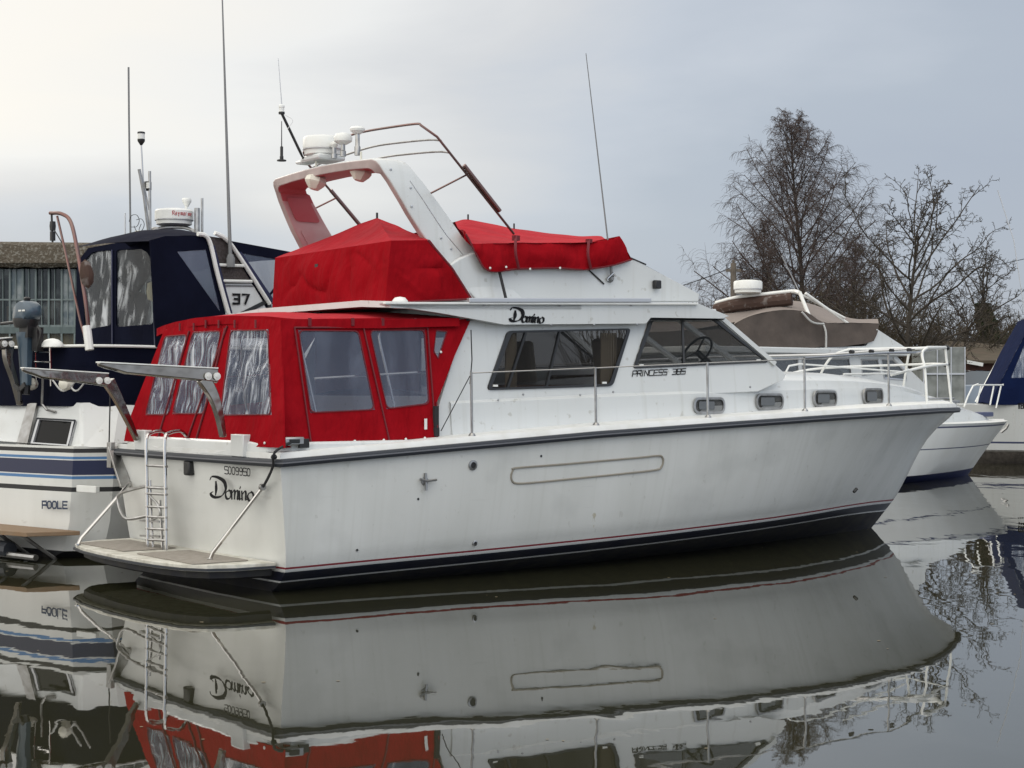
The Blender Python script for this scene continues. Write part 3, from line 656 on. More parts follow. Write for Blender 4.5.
for yo, zo, yi, zi in path_:
    xa, xf = xa_(zo), xf_(zo); sg = 1 if yo >= 0 else -1
    rows.append([Vector((xa, yo, zo - .012)), Vector((xa + .03, yo + .01 * sg, zo)), Vector(((xa + xf) / 2, yo + .015 * sg, zo + .006)), Vector((xf - .03, yo + .01 * sg, zo)), Vector((xf, yo, zo - .012)), Vector((xf - .01, yi, zi)), Vector(((xa + xf) / 2, yi, zi)), Vector((xa + .008, yi, zi))])
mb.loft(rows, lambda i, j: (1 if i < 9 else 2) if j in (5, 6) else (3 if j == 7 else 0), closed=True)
topz = 4.035; endS = [Vector((xa_(4.0), 0, 4.05)), Vector((1.5, 0, 4.08))]
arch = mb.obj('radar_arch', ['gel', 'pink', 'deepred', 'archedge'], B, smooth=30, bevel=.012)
topz = endS[1].z + .04
# recessed panels on the inner face of the port leg
mb = MB()
def archin(sx, z): return Vector((lerp(xa_(z), xf_(z), sx), ya_(z) - .085 - .004, z - .015))
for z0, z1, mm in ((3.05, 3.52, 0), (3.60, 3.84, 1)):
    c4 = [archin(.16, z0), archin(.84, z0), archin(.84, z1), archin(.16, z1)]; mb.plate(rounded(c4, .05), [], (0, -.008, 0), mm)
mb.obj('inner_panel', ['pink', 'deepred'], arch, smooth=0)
mb = MB()
for q in ((397, 168), (414, 187), (413, 206), (440, 238), (449, 249)): mb.lathe([(.012, 0), (.012, .005), (.004, .008)], Vector((S(*q, 1.17).x, -ya_(S(*q, 1.17).z) - .02, S(*q, 1.17).z)), (0, -1, 0), 8)
mb.tube([Vector((lerp(xa_(z), xf_(z), .55), -ya_(z) - .016, z + .004)) for z in (3.05, 3.2, 3.3, 3.4, 3.5, 3.6, 3.7, 3.8)], .004, 5)
mb.obj('arch_fixing', 'alu', arch, split=True)

# gear on top of the arch
def at_top(u, v, y, x=None): return F.Y(u, v, -y)
def radome(c, r, h, parent, name='radar_dome', m='plastic', band='alu'):
    mb = MB(); mb.lathe([(r * .80, 0), (r * .92, h * .06), (r * .93, h * .30), (r, h * .36), (r, h * .86), (r * .94, h * .96), (r * .6, h * 1.02), (0.001, h * 1.03)], c, n=28); o = mb.obj(name, m, parent)
    mb = MB(); mb.lathe([(r * 1.004, h * .30), (r * 1.012, h * .315), (r * 1.004, h * .34)], c, n=28); mb.obj('seam', band, o); return o
rc = F.Y(321, 155, .18); rc.x = 1.52; radome((rc.x, .22, topz + .05), .205, .20, B)
mb = MB(); mb.box((rc.x, .22, topz + .025), (.32, .36, .06)); mb.box((rc.x - .06, .48, topz + .01), (.16, .14, .04)); mb.obj('radar_bracket', 'gel', B, bevel=.02)
def mushroom(p, h, r, name='satellite_antenna', hh=.05):
    mb = MB(); mb.lathe([(.03, 0), (.03, h * .35), (.022, h * .4), (.022, h)], p, n=12, m=1); mb.lathe([(r * .45, h - .03), (r * .95, h), (r, h + hh * .4), (r * .8, h + hh * .8), (.001, h + hh)], p, n=18); mb.obj(name, ['plastic', 'steeldull'], B)
bx = 1.5
mushroom(Vector((bx, -.03, topz)), .13, .04, hh=.04); mushroom(Vector((bx, -.20, topz)), .15, .095, hh=.09); mushroom(Vector((bx, -.47, topz - .02)), .24, .075, hh=.05)
# navigation light on a leaning pole, thin whips at the port corner
b1 = F.Y(303, 158, .35); t1 = F.Y(281.5, 113, .35)
mb = MB(); mb.tube([b1 + Vector((.05, -.12, 0)), b1, b1.lerp(t1, .15), t1], .014, 8); o = mb.obj('nav_light_pole', 'black', B)
mb = MB(); mb.lathe([(.03, 0), (.03, .02), (.026, .02), (.026, .055), (.03, .055), (.03, .075), (.02, .085)], t1, n=12, m=0); mb.obj('nav_light', 'plastic', o)
mb = MB(); mb.lathe([(.031, 0), (.032, .02), (.03, .022)], t1 + Vector((0, 0, -.01)), n=12); mb.obj('nav_light_base', 'black', o)
mb = MB(); mb.tube([t1 + Vector((0, 0, .08)), F.Y(278, 58, .35)], [.006, .003], 5); mb.tube(spl([t1 + Vector((.02, -.03, -.02)), t1 + Vector((.07, -.10, -.08)), t1 + Vector((.02, -.08, -.17))], 5), .003, 4); mb.obj('whip_aerial', 'alu', o)
b2 = F.Y(281.5, 161, 1.0); mb = MB(); mb.lathe([(.05, 0), (.05, .012), (.02, .02), (.02, .05), (.016, .055), (.016, .15), (.006, .16), (.004, .42)], b2, n=10); mb.obj('whip_aerial', 'black', B)
# deck floodlights / horns under the beam
for u, v, x_ in ((316, 181, 1.42), (361, 172, 1.5)):
    p = F.X(u, v, x_); mb = MB(); mb.lathe([(.03, .09), (.05, .075), (.105, .03), (.115, -.01), (.105, -.03), (.055, -.085), (.045, -.09)], p, (.25, -.1, 1), n=7); mb.lathe([(.012, .08), (.012, .2)], p, n=6); mb.obj('floodlight', 'cream', B, split=True, smooth=20)
# bimini frame: folded steel bows crossing the boat
def bow(us, vs, uc, vc, dz, r=.0125, thick=None):
    a = S(us, vs, 1.22); c = S(uc, vc, 1.22); rr = .16
    k1 = c + (a - c).normalized() * rr
    pts = [a, a.lerp(k1, .5), k1]
    top = [Vector((c.x + .0, -1.12, c.z + .0)), Vector((c.x + .01, -1.02, c.z + .03)), Vector((c.x + .02, -.5, c.z + dz)), Vector((c.x + .02, 0, c.z + dz * 1.25))]
    full = pts + top; full = full + [flip(p) for p in reversed(full[:-1])]
    mb = MB(); mb.tube(full[:3] + spl(full[3:-3], 5) + full[-3:], r, 7); return mb
bowm = bow(514, 234, 427, 124, .06); 
bowo = bowm.obj('bimini_frame', 'rust', B)
for us, vs, uc, vc in ((505, 220, 441, 140.5), (500, 212, 449, 152.5)):
    a, c = S(us, vs, 1.22), S(uc, vc, 1.22); mb = MB()
    tp = [c, Vector((c.x + .015, -1.0, c.z + .035)), Vector((c.x + .02, -.5, c.z + .07)), Vector((c.x + .02, 0, c.z + .09))]; tp = tp + [flip(p) for p in reversed(tp[:-1])]
    mb.tube(spl(tp, 5), .010, 6); mb.obj('bimini_bow', 'steeldull', bowo)
mb = MB()
for sg in (1, -1):
    fx = (lambda p: p) if sg == 1 else flip
    mb.tube([fx(S(464, 165, 1.25)), fx(S(500, 211, 1.25))], .022, 7); mb.tube([fx(S(431, 193, 1.22)), fx(S(466, 175, 1.22))], .010, 6)
mb.obj('bimini_brace', 'rust', bowo, split=True)
# tall whip aerial on the flybridge side
a, c = S(612, 276, 1.34), S(586, 53, 1.34); mb = MB(); mb.tube([a, a.lerp(c, .12), a.lerp(c, .125), c], [.016, .014, .009, .004], 7); mb.lathe([(.035, -.02), (.035, .0), (.02, .03)], a + Vector((0, .02, -.03)), (0, -1, .3), n=10); o = mb.obj('whip_aerial', 'aerial', B)
mb = MB(); mb.bar(a + Vector((-.05, .03, -.04)), a + Vector((.05, .03, .02)), .03, .03); mb.tube([a + Vector((-.06, 0, -.03)), a + Vector((.0, -.02, .03)), a + Vector((.05, 0, .0))], .01, 6); mb.obj('aerial_mount', 'steel', o)
# small black side light on flybridge side
mb = MB(); mb.box(S(657, 284.5, 1.335), (.085, .06, .09)); mb.obj('side_light', 'black', B, bevel=.012)
mb = MB(); mb.tube([S(589, 270, 1.31), S(604, 284, 1.31)], .008, 5); mb.tube([S(631, 258, 1.3), S(646, 264.5, 1.3)], .008, 5); mb.obj('cover_cord', 'rope', B, split=True)
mb = MB(); mb.tube([S(497, 260, 1.32), S(499, 270, 1.33), S(507, 303, 1.53)], .016, 6); mb.obj('black_strap', 'rope', B)

# ------------------------------------------------------------------ cockpit canopy
YC = 1.62
# corner posts of the canopy
sA, sAb = S(272, 320, 1.42), S(274, 441, YC + .02)           # after starboard corner, top and foot
top_z = sA.z
XA = sA.x
canopy = empty('cockpit_canopy', (0, 0, 0)); canopy.parent = B
XA = .17
def aftp(u, v): return F.P(u, v, (1, 0, -.206), -.324)
# after face outline and its three windows
aft_o = [(281, 320), (270, 319.5), (245, 318.5), (215, 320), (190, 324), (164, 330), (127, 425), (124, 441), (150, 443), (200, 445), (260, 447), (284, 448)]
aw = [[(231, 331), (268, 330.5), (271, 414), (221, 414.5)], [(193, 333), (221, 331.5), (204, 413), (173, 413)], [(165, 337), (187, 335), (169, 414), (146, 414)]]
mb = MB(); awr = [rounded([aftp(*q) for q in w_], .06) for w_ in aw]
mb.plate([aftp(*q) for q in aft_o], awr, (.015, 0, 0)); mb.obj('after_panel', 'red', canopy, smooth=0)
def wavy(mb, quad, nu, nv, amp, fr, tv):
    c = [Vector(q) for q in quad]; mb.patch(c[0], c[1], c[2], c[3], nu, nv, amp=amp, fr=fr, pin=True)
for q in aw:
    c4 = [aftp(*k) for k in q]; c4 = [p + (p - sum(c4, Vector()) / 4).normalized() * .015 for p in c4]
    mb = MB(); wavy(mb, c4, 30, 26, .045, 5, None); mb.obj('window', 'vinylaft', canopy)
    mb = MB(); outer = rounded([aftp(*k) + Vector((-.004, 0, 0)) for k in q], .06); outer2 = ringpoly(outer, -.012)
    mb.plate(outer2, [outer], (-.004, 0, 0)); mb.obj('window_binding', 'redtrim', canopy, smooth=0)
# zips between the after panels
mb = MB()
for a, b in (((190, 331), (158, 441)), ((228, 326), (187, 443)), ((226, 328), (212, 388)), ((212, 388), (196, 443))):
    mb.tube([aftp(*a) + Vector((-.01, 0, 0)), aftp(*b) + Vector((-.01, 0, 0))], .010, 5)
mb.obj('zip', 'redtrim', canopy, split=True)
# starboard face
def sc(u, v): return F.P(u, v, (0, 1, -.168), -1.823)
side_o = [(281, 320), (300, 319), (380, 318), (455, 319.5), (471, 319), (455, 355), (437, 402), (436, 414), (438, 437), (388, 441), (330, 445), (284, 448)]
sw = [[(299, 331), (358, 331.5), (374, 409), (311, 412)], [(370, 331), (424, 330.5), (428.5, 403), (387, 408)], [(436, 331), (446.5, 332), (438, 358), (434, 351)]]
for sg in (1, -1):
    fx = (lambda p: p) if sg == 1 else flip
    so_ = [fx(sc(*q)) for q in side_o]
    if sg == -1: so_[0] = aftp(164, 330) + Vector((.015, 0, 0)); so_[1] = so_[1] + Vector((.35, 0, 0)); so_[-1] = aftp(127, 441) + Vector((.015, 0, 0)); so_[-2] = so_[-2] + Vector((.2, 0, 0))
    mb = MB(); mb.plate(so_, [rounded([fx(sc(*k)) for k in q], .05 if len(q) == 4 and i < 2 else .015) for i, q in enumerate(sw) if (sg == 1 or i)], (0, sg * .015, 0)); mb.obj('side_panel', 'red', canopy, smooth=0)
    for i, q in enumerate(sw):
        if sg == -1 and i == 0: continue
        c4 = [fx(sc(*k)) for k in q]; c4 = [p + (p - sum(c4, Vector()) / 4).normalized() * .012 for p in c4]
        mb = MB(); wavy(mb, c4, 14, 14, .015, 3, None); mb.obj('window', 'vinylside', canopy)
        outer = rounded([fx(sc(*k)) + Vector((0, -sg * .004, 0)) for k in q], .05 if i < 2 else .015)
        mb = MB(); mb.plate(ringpoly(outer, -.012), [outer], (0, -sg * .004, 0)); mb.obj('window_binding', 'redtrim', canopy, smooth=0)
    mb = MB(); off = Vector((0, -sg * .010, 0))
    for a, b in (((294, 327), (311, 446)) if sg == 1 else ((363, 329), (389, 441)), ((363, 328), (389, 441)), ((427, 328), (434, 420)), ((294, 327.5) if sg == 1 else (363, 328), (427, 327.5)), ((436, 402), (437, 437))):
        mb.tube([fx(sc(*a)) + off, fx(sc(*b)) + off], .009, 5)
    mb.obj('zip', 'redtrim', canopy, split=True)
# rounded corner panel between after and side faces
# canopy roof: valance + crowned top
eave = [aftp(164, 329), aftp(190, 323.5), aftp(215, 319.5), aftp(245, 317.5), aftp(268, 317.5)]
zr = top_z
def roofpt(fx_, s_):     # fx_ 0 aft .. 1 forward, s_ -1 stbd .. 1 port
    x = lerp(XA - .004, 2.02, fx_); x = x + .10 * (s_ * s_) * (1 - fx_)
    y = s_ * lerp(1.428, 1.46, fx_)
    ze = interp(fx_, [0, .4, 1], [zr + .010, zr + .02, S(470, 319, YC).z + .01])
    cr = interp(fx_, [0, .35, .7, 1], [.07, .12, .11, .08])
    sag = .018 * math.sin(fx_ * 9.5) * (1 - s_ * s_)
    return Vector((x, y, ze + cr * (1 - abs(s_) ** 2.2) + sag + .006 * noise.noise(Vector((x * 3, y * 3, 0)))))
mb = MB(); mb.loft([[roofpt(i / 16, -1 + k / 12) for k in range(25)] for i in range(17)])
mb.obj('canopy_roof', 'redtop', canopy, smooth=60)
mb = MB()
val = [roofpt(1, -1), roofpt(.75, -1), roofpt(.5, -1), roofpt(.25, -1), roofpt(0.02, -1)] + [roofpt(0, -1 + k / 12) for k in range(25)] + [roofpt(i / 4, 1) for i in range(5)]
c0 = Vector((1, 0, 0)); rows = [[], []]
for p in val:
    o_ = (Vector((p.x, p.y, 0)) - Vector((1.0, 0, 0))); o_ = Vector((o_.x if abs(p.y) < 1.40 else 0, o_.y if abs(p.y) > 1.38 else 0, 0)); o_ = o_.normalized() * .008 if o_.length > .01 else o_
    rows[0].append(p + o_ * .3 + Vector((0, 0, .004))); rows[1].append(p + o_ + Vector((0, 0, -.075)))
mb.loft(rows); mb.obj('valance', 'red', canopy, smooth=0)
mb = MB()
for u in (183, 197, 209, 222, 238, 259): p = aftp(u, 324 + (0 if u > 200 else 3)); mb.box(p + Vector((-.035, 0, 0)), (.012, .02, .075))
for u in (308, 351, 381, 413): mb.box(sc(u, 322) + Vector((0, -.03, 0)), (.03, .012, .07))
mb.obj('turn_button', 'redtrim', canopy, split=True, smooth=0)
mb = MB()
for u, v in ((316, 443), (354, 441), (383, 440), (405, 439), (424, 438), (440, 352)): mb.lathe([(.012, 0), (.012, .008), (.004, .012)], sc(u, v) + Vector((0, -.01, 0)), (0, -1, 0), 8)
for u, v in ((238, 440), (266, 443), (188, 440), (200, 441)): mb.lathe([(.012, 0), (.012, .008), (.004, .012)], aftp(u, v) + Vector((-.01, 0, 0)), (-1, 0, 0), 8)
mb.box(sc(425, 424) + Vector((0, -.012, 0)), (.03, .004, .10)); mb.obj('press_stud', 'plastic', canopy, split=True)
mb = MB()
for u, v, h in ((433.5, 420, .26), (434, 432, .08)): mb.box(sc(u, v) + Vector((.02, -.01, 0)), (.05, .03, h))
mb.tube([sc(466, 318), sc(476, 317)], .03, 7); mb.obj('rolled_edge', 'rope', canopy, split=True)
mb = MB()
for sg in (1, -1):
    for x in (.35, 1.2):
        pts = [(x + .15, sg * 1.48, 1.35), (x, sg * 1.36, 2.2), (x, sg * 1.2, 2.42), (x, 0, 2.52)]; mb.tube(spl(pts, 5), .013, 6)
mb.tube([(XA + .3, -1.40, 1.9), (1.9, -1.42, 1.98)], .012, 5); mb.tube([(XA + .3, 1.40, 1.9), (1.9, 1.42, 1.98)], .012, 5)
mb.obj('canopy_frame', 'steel', canopy)
# bits inside the cockpit
mb = MB(); mb.box((1.0, 0, .98), (2.0, 3.1, .06)); mb.box((.3, 0, 1.2), (.35, 2.6, .4)); mb.obj('cockpit_well', 'deck', B, smooth=0)

# ------------------------------------------------------------------ flybridge covers
cv = empty('flybridge_aft_cover', (0, 0, 0)); cv.parent = B
s_t, p_t = S(391, 240.5, 1.28), F.Y(275, 258, 1.28); s_b, p_b = S(385, 303, 1.34), F.Y(272, 313, 1.30)
s_f, s_fb = S(430, 240, 1.27), S(470.5, 299, 1.36)
p_f, p_fb = Vector((s_f.x, 1.27, s_f.z)), Vector((s_fb.x, 1.30, s_fb.z))
pk = F.Y(377, 217.5, 0)
s_m = S(452, 268, 1.34)
mb = MB()
mb.patch(p_t, s_t, s_b, p_b, 90, 36, bulge=(-.05, 0, 0), amp=.07, fr=2.2, ridge=.035)
mb.patch(s_t, s_f, s_m, s_t.lerp(s_b, .45), 30, 16, bulge=(0, -.02, 0), amp=.03, fr=2.5, ridge=-.03)
mb.patch(s_t.lerp(s_b, .45), s_m, s_fb, s_b, 36, 20, bulge=(0, -.02, 0), amp=.03, fr=2.5, ridge=-.03)
mb.patch(p_t, p_f, p_fb, p_b, 10, 8, amp=.02)
mb.obj('cover_skirt', 'red', cv, smooth=50)
mb = MB()
fm = Vector((s_f.x + .35, 0, s_f.z + .12))
def tri_patch(mb, a, b, c, n=14, sag=.05):
    rows = []
    for i in range(n + 1):
        l0, l1 = Vector(a).lerp(c, i / n), Vector(b).lerp(c, i / n)
        rows.append([l0.lerp(l1, j / n) + Vector((0, 0, -sag * 4 * (j / n) * (1 - j / n) * (1 - i / n) * 2 * (i / n + .15) + .012 * noise.noise(l0.lerp(l1, j / n) * 3.0))) for j in range(n + 1)])
    mb.loft(rows)
tri_patch(mb, p_t, s_t, pk, sag=.07); tri_patch(mb, s_t, s_f, pk, sag=.04); tri_patch(mb, p_f, p_t, pk); tri_patch(mb, s_f, p_f, pk)
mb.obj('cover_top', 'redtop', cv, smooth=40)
mb = MB(); mb.tube([pk + Vector((0, 0, -.05)), pk + Vector((0, 0, .05))], .012, 6); p = F.X(317, 269, p_t.lerp(s_t, .4).x - .08); mb.box(p, (.02, .06, .10)); mb.obj('pole_tip', 'black', cv, split=True)
mb = MB(); edge = [S(428, 240, 1.37), S(452, 268, 1.41), S(471, 298, 1.44)]; mb.tube(edge, .012, 5); mb.tube([p_b + Vector((-.03, 0, 0)), p_b.lerp(s_b, .5) + Vector((-.04, 0, -.005)), s_b + Vector((-.03, 0, 0))], .010, 5); mb.tube([s_b, s_fb + Vector((0, -.01, 0))], .010, 5); mb.obj('cover_hem', 'redtrim', cv)
mb = MB(); mb.lathe([(.06, -.05), (.075, -.02), (.075, .02), (.05, .05), (.001, .06)], S(400, 303, 1.42), n=14); mb.obj('roof_vent', 'plastic', B)
# forward cover over the helm
cf = empty('flybridge_helm_cover', (0, 0, 0)); cf.parent = B
Yc = 1.34
fold = [S(463, 230, Yc - .12), S(470, 243, Yc), S(500, 243, Yc), S(515, 243, Yc), S(555, 242.5, Yc), S(589, 242, Yc), S(612, 239, Yc), S(619, 236, Yc - .04)]
low = [S(466, 234, Yc + .01), S(478, 257, Yc + .03), S(488, 270.5, Yc + .04), S(515, 269.5, Yc + .04), S(543, 268, Yc + .04), S(575, 269, Yc + .04), S(600, 268, Yc + .04), S(632, 259.5, Yc)]
ridge = [S(455, 222, .0), S(468, 219.5, .0), S(495, 224.5, 0), S(514, 228.5, .0), S(545, 233, .0), S(578, 236, .0), S(605, 235.5, .1), S(620, 235, .3)]
k_ = 6
fo, lo, ri = spl(fold, k_), spl(low, k_), spl(ridge, k_)
for i in range(len(lo)): lo[i] = lo[i] + Vector((0, 0, .004 * math.sin(i * .75)))
mb = MB(); rows = []
for a, b in zip(fo, lo): rows.append([a.lerp(b, j / 6) + Vector((0, -.02 * math.sin(math.pi * j / 6) + .05 * noise.noise(a.lerp(b, j / 6) * 4) + .02 * noise.noise(a.lerp(b, j / 6) * 11), 0)) for j in range(7)])
mb.loft(rows); mb.loft([[flip(p) for p in r_] for r_ in rows])
fr_ = [fo[-1].lerp(flip(fo[-1]), j / 10) + Vector((.25 * math.sin(math.pi * j / 10), 0, 0)) for j in range(11)]; fl_ = [lo[-1].lerp(flip(lo[-1]), j / 10) + Vector((.35 * math.sin(math.pi * j / 10), 0, 0)) for j in range(11)]
mb.loft([[a.lerp(b, j / 4) for j in range(5)] for a, b in zip(fr_, fl_)])
mb.obj('cover_side', 'red', cf, smooth=50)
mb = MB(); rows = []
for a, b in zip(ri, fo):
    a = Vector((a.x, 0, a.z)); b_ = b
    rows.append([flip(b_).lerp(a, j / 6) + Vector((0, 0, -.03 * math.sin(math.pi * j / 6) + .01 * noise.noise(a * 3 + Vector((j, 0, 0))))) for j in range(7)] + [a.lerp(b_, j / 6) + Vector((0, 0, -.03 * math.sin(math.pi * j / 6) + .012 * noise.noise(a * 3 - Vector((j, 0, 0))))) for j in range(1, 7)])
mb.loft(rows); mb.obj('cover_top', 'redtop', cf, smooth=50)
mb = MB()
for a, b in (((516, 236), (519, 269)), ((589, 240), (591, 269))):
    pa, pb_ = S(*a, Yc - .0), S(*b, Yc + .06); md = S((a[0] + b[0]) / 2 - 2, (a[1] + b[1]) / 2, Yc + .08); mb.tube(spl([pa, md, pb_], 4), .015, 5)
mb.box(S(516, 238, Yc - .01), (.07, .04, .05)); mb.box(S(589, 241, Yc - .01), (.06, .04, .04))
mb.tube(lo, .010, 5); mb.obj('cover_strap', 'redtrim', cf, split=True)
mb = MB()
for u, v, y in ((468, 219, 0), (514, 228, 0)): p = S(u, v, y); mb.tube([p + Vector((0, 0, -.04)), p + Vector((0, 0, .05))], .010, 5)
mb.obj('pole_tip', 'black', cf, split=True)
mb = MB()
for u, v in ((490, 268), (506, 267), (530, 269), (560, 268)): mb.lathe([(.012, 0), (.012, .006), (.004, .01)], S(u, v, Yc + .07), (0, -1, 0), 8)
mb.obj('press_stud', 'plastic', cf, split=True)

# ------------------------------------------------------------------ guard rails and pulpit
def foot(x): return Vector((x, -(interp(x / 11.4, [i / 50 for i in range(51)], [b_sheer(i / 50) for i in range(51)]) - .07), interp(x, [i * .228 for i in range(51)], [z_sheer(i / 50) for i in range(51)]) + .085))
sts = [(472, 436, 372), (596, 426, 367), (708, 418, 362), (805, 412, 358), (889, 408, 353)]
tops = []
rail = empty('guard_rail', (0, 0, 0)); rail.parent = B
for u, vf, vt in sts:
    x = 3.0
    for _ in range(20):
        p = F.Y(u, vf, foot(x).y); x = lerp(x, p.x, .7)
    ft = foot(x); tp = Vector((ft.x - .01, ft.y, F.Y(u - 2, vt, ft.y).z)); tops.append((ft, tp))
    for sg in (1, -1):
        fx = (lambda p: p) if sg == 1 else flip
        mb = MB(); mb.tube([fx(ft), fx(tp)], .0125, 8); mb.lathe([(.035, 0), (.035, .008), (.02, .03)], fx(ft), n=10); mb.obj('stanchion', 'steeldull', rail)
for sg in (1, -1):
    fx = (lambda p: p) if sg == 1 else flip
    mb = MB(); mb.tube([fx(t_ + Vector((0, 0, -.01))) for _, t_ in tops[:4]], .006, 6); mb.obj('guard_wire', 'steel', rail)
    mb = MB(); tpp = [fx(t_ + Vector((0, 0, 0))) for _, t_ in tops[3:]]
    pl = [fx(Vector(q)) for q in ((9.6, -.78, 2.27), (10.3, -.50, 2.33), (10.9, -.20, 2.36))]
    mb.tube(tpp + pl, .0145, 8); mb.obj('top_rail', 'steel', rail)
pul = empty('pulpit', (0, 0, 0)); pul.parent = B
mb = MB()
for q in ([(9.55, -.98, 1.62), (9.66, -.86, 2.05), (9.75, -.74, 2.26), (9.95, -.66, 2.34)], [(10.75, -.42, 1.63), (10.78, -.30, 2.35)], [(8.9, -.95, 1.98), (9.66, -.86, 2.09), (10.77, -.34, 2.14)]):
    for sg in (1, -1): mb.tube(spl([(x, y * sg, z) for x, y, z in q], 4), .016, 8)
mb.tube([(9.95, -.66, 2.34), (10.78, -.30, 2.36), (11.0, 0, 2.37), (10.78, .30, 2.36), (9.95, .66, 2.34)], .022, 8)
mb.tube([(10.77, -.34, 2.14), (10.9, 0, 2.15), (10.77, .34, 2.14)], .016, 8)
mb.obj('pulpit_tube', 'plastic', pul, split=True)
mb = MB()
for x, y, z in ((7.8, -1.28, 2.245), (8.3, -1.15, 2.26), (8.85, -1.0, 2.28), (9.4, -.82, 2.30)): mb.lathe([(.024, -.03), (.024, .03)], (x, y, z), (1, .2, 0), 8)
for z in (2.36, 2.14): mb.lathe([(.03, -.04), (.045, 0), (.03, .04)], (10.86, -.25, z), (1, 0, 0), 8)
mb.obj('rail_clip', 'black', pul, split=True)
mb = MB(); mb.tube([(7.5, -1.42, 1.98), (8.9, -1.02, 2.0), (9.66, -.84, 2.1)], .012, 6)
# coachroof grab rail
q = [S(786, 372, .9), S(789, 366, .9), S(800, 364, .85), S(905, 372, .3)]; mb.tube(q, .012, 6); mb.obj('grab_rail', 'plastic', B)
# anchor and roller on the bow
mb = MB(); mb.bar((10.9, 0, 1.62), (11.42, 0, 1.64), .10, .04); mb.tube([(10.8, 0, 1.68), (11.35, 0, 1.68)], .018, 6); mb.box((10.3, 0, 1.72), (.22, .2, .12)); mb.obj('bow_roller', 'steeldull', B, split=True, bevel=.006)

# after stanchion stay, line
mb = MB(); p0 = tops[0][0]; mb.tube([S(470, 376, p0.y * -1), S(441, 431, 1.70)], .005, 5); mb.tube([S(471, 330, 1.6), S(472, 360, 1.66), S(470, 384, 1.7), S(471, 372, 1.72)], .006, 5); mb.obj('lashing', 'rope', B, split=True)

# ------------------------------------------------------------------ stern: platform, ladder, davits, struts
pf = empty('swim_platform', (0, 0, 0)); pf.parent = B
ol = [(.02, 1.50), (-.35, 1.48), (-.58, 1.38), (-.72, 1.15), (-.79, .8), (-.82, .4), (-.83, 0)]
po = [Vector((x, -y, .27)) for x, y in ol] + [Vector((x, y, .27)) for x, y in reversed(ol[:-1])]
mb = MB(); mb.plate([p + Vector((0, 0, -.04)) for p in po], [], (0, 0, .058)); mb.obj('platform_top', 'grime', pf, smooth=0, bevel=.008)
mb = MB(); pr2 = [Vector((p.x * 1.0 - .012, p.y * 1.008, .27)) for p in po][::-1]; sweep(mb, pr2, [(-.02, -.034), (.010, -.032), (.010, -.012), (-.02, -.012)]); mb.obj('rubbing_strip', 'rubber', pf, smooth=0)
mb = MB(); sweep(mb, [Vector((p.x * .98, p.y * .985, .195)) for p in po][::-1], [(-.10, -.05), (-.06, -.03), (-.05, .04), (-.10, .04)]); mb.obj('platform_keel', 'anti', pf, smooth=0)
for y0_, y1_ in ((-1.28, -.10), (.16, 1.24)):
    mb = MB(); pts = [(-.12, y0_, .291), (-.12, y1_, .291), (-.66, y1_, .291), (-.66, y0_, .291)]; mb.plate(rounded(pts, .04), [], (0, 0, .006)); mb.obj('teak_pad', 'teak', pf, split=True, smooth=0)
for sg in (1, -1):
    mb = MB(); a = Vector((-.70, -1.22 * sg, .29)); b = Vector((-.10, -1.47 * sg, .92))
    if sg == 1: a = F.Z(210, 560, .29); b = F.X(263, 487, -.08)
    else: a = F.Z(78, 545, .29); b = F.X(130, 483, -.08); b.y = min(b.y, 1.66)
    mb.tube([a, a + (b - a).normalized() * .05 + Vector((0, 0, .03)), b], .017, 8); mb.lathe([(.03, 0), (.03, .015)], a, n=8); mb.obj('platform_stay', 'steel', pf)
# boarding ladder
lad = empty('boarding_ladder', (0, 0, 0)); lad.parent = B
def ld(u, v, x=-.30): return F.X(u, v, x)
mb = MB()
for du in (0, 18.5):
    mb.tube(spl([ld(148 + du, 550), ld(147 + du, 480), ld(146.5 + du, 440), F.X(151 + du, 433, -.24), F.X(162 + du, 431, -.12), F.X(168 + du, 436, -.05)], 4), .017, 8)
mb.tube([ld(153, 550, -.28), ld(150, 480, -.28)], .014, 6); mb.tube([ld(160, 500, -.28), ld(163, 551, -.28)], .014, 6); mb.obj('ladder_side', 'steel', lad, split=True)
mb = MB()
for v in (466, 488, 494, 507, 517, 529, 540): mb.tube([ld(146, v - .6), ld(167, v + .6)], .013, 7)
for v in (487, 521, 536): mb.bar(ld(143, v - .6, -.27), ld(162, v + .5, -.27), .07, .018)
mb.obj('ladder_rung', 'steeldull', lad, split=True)
mb = MB(); mb.tube(spl([ld(147, 486, -.3), ld(124, 492, -.32), ld(118, 498, -.32), ld(121, 512, -.32), ld(128, 519, -.32), ld(147, 516, -.3)], 4), .015, 7)
mb.tube(spl([ld(150, 496), ld(158, 505), ld(160, 515), ld(152, 520)], 4), .012, 6); mb.obj('folding_step', 'steeldull', lad)
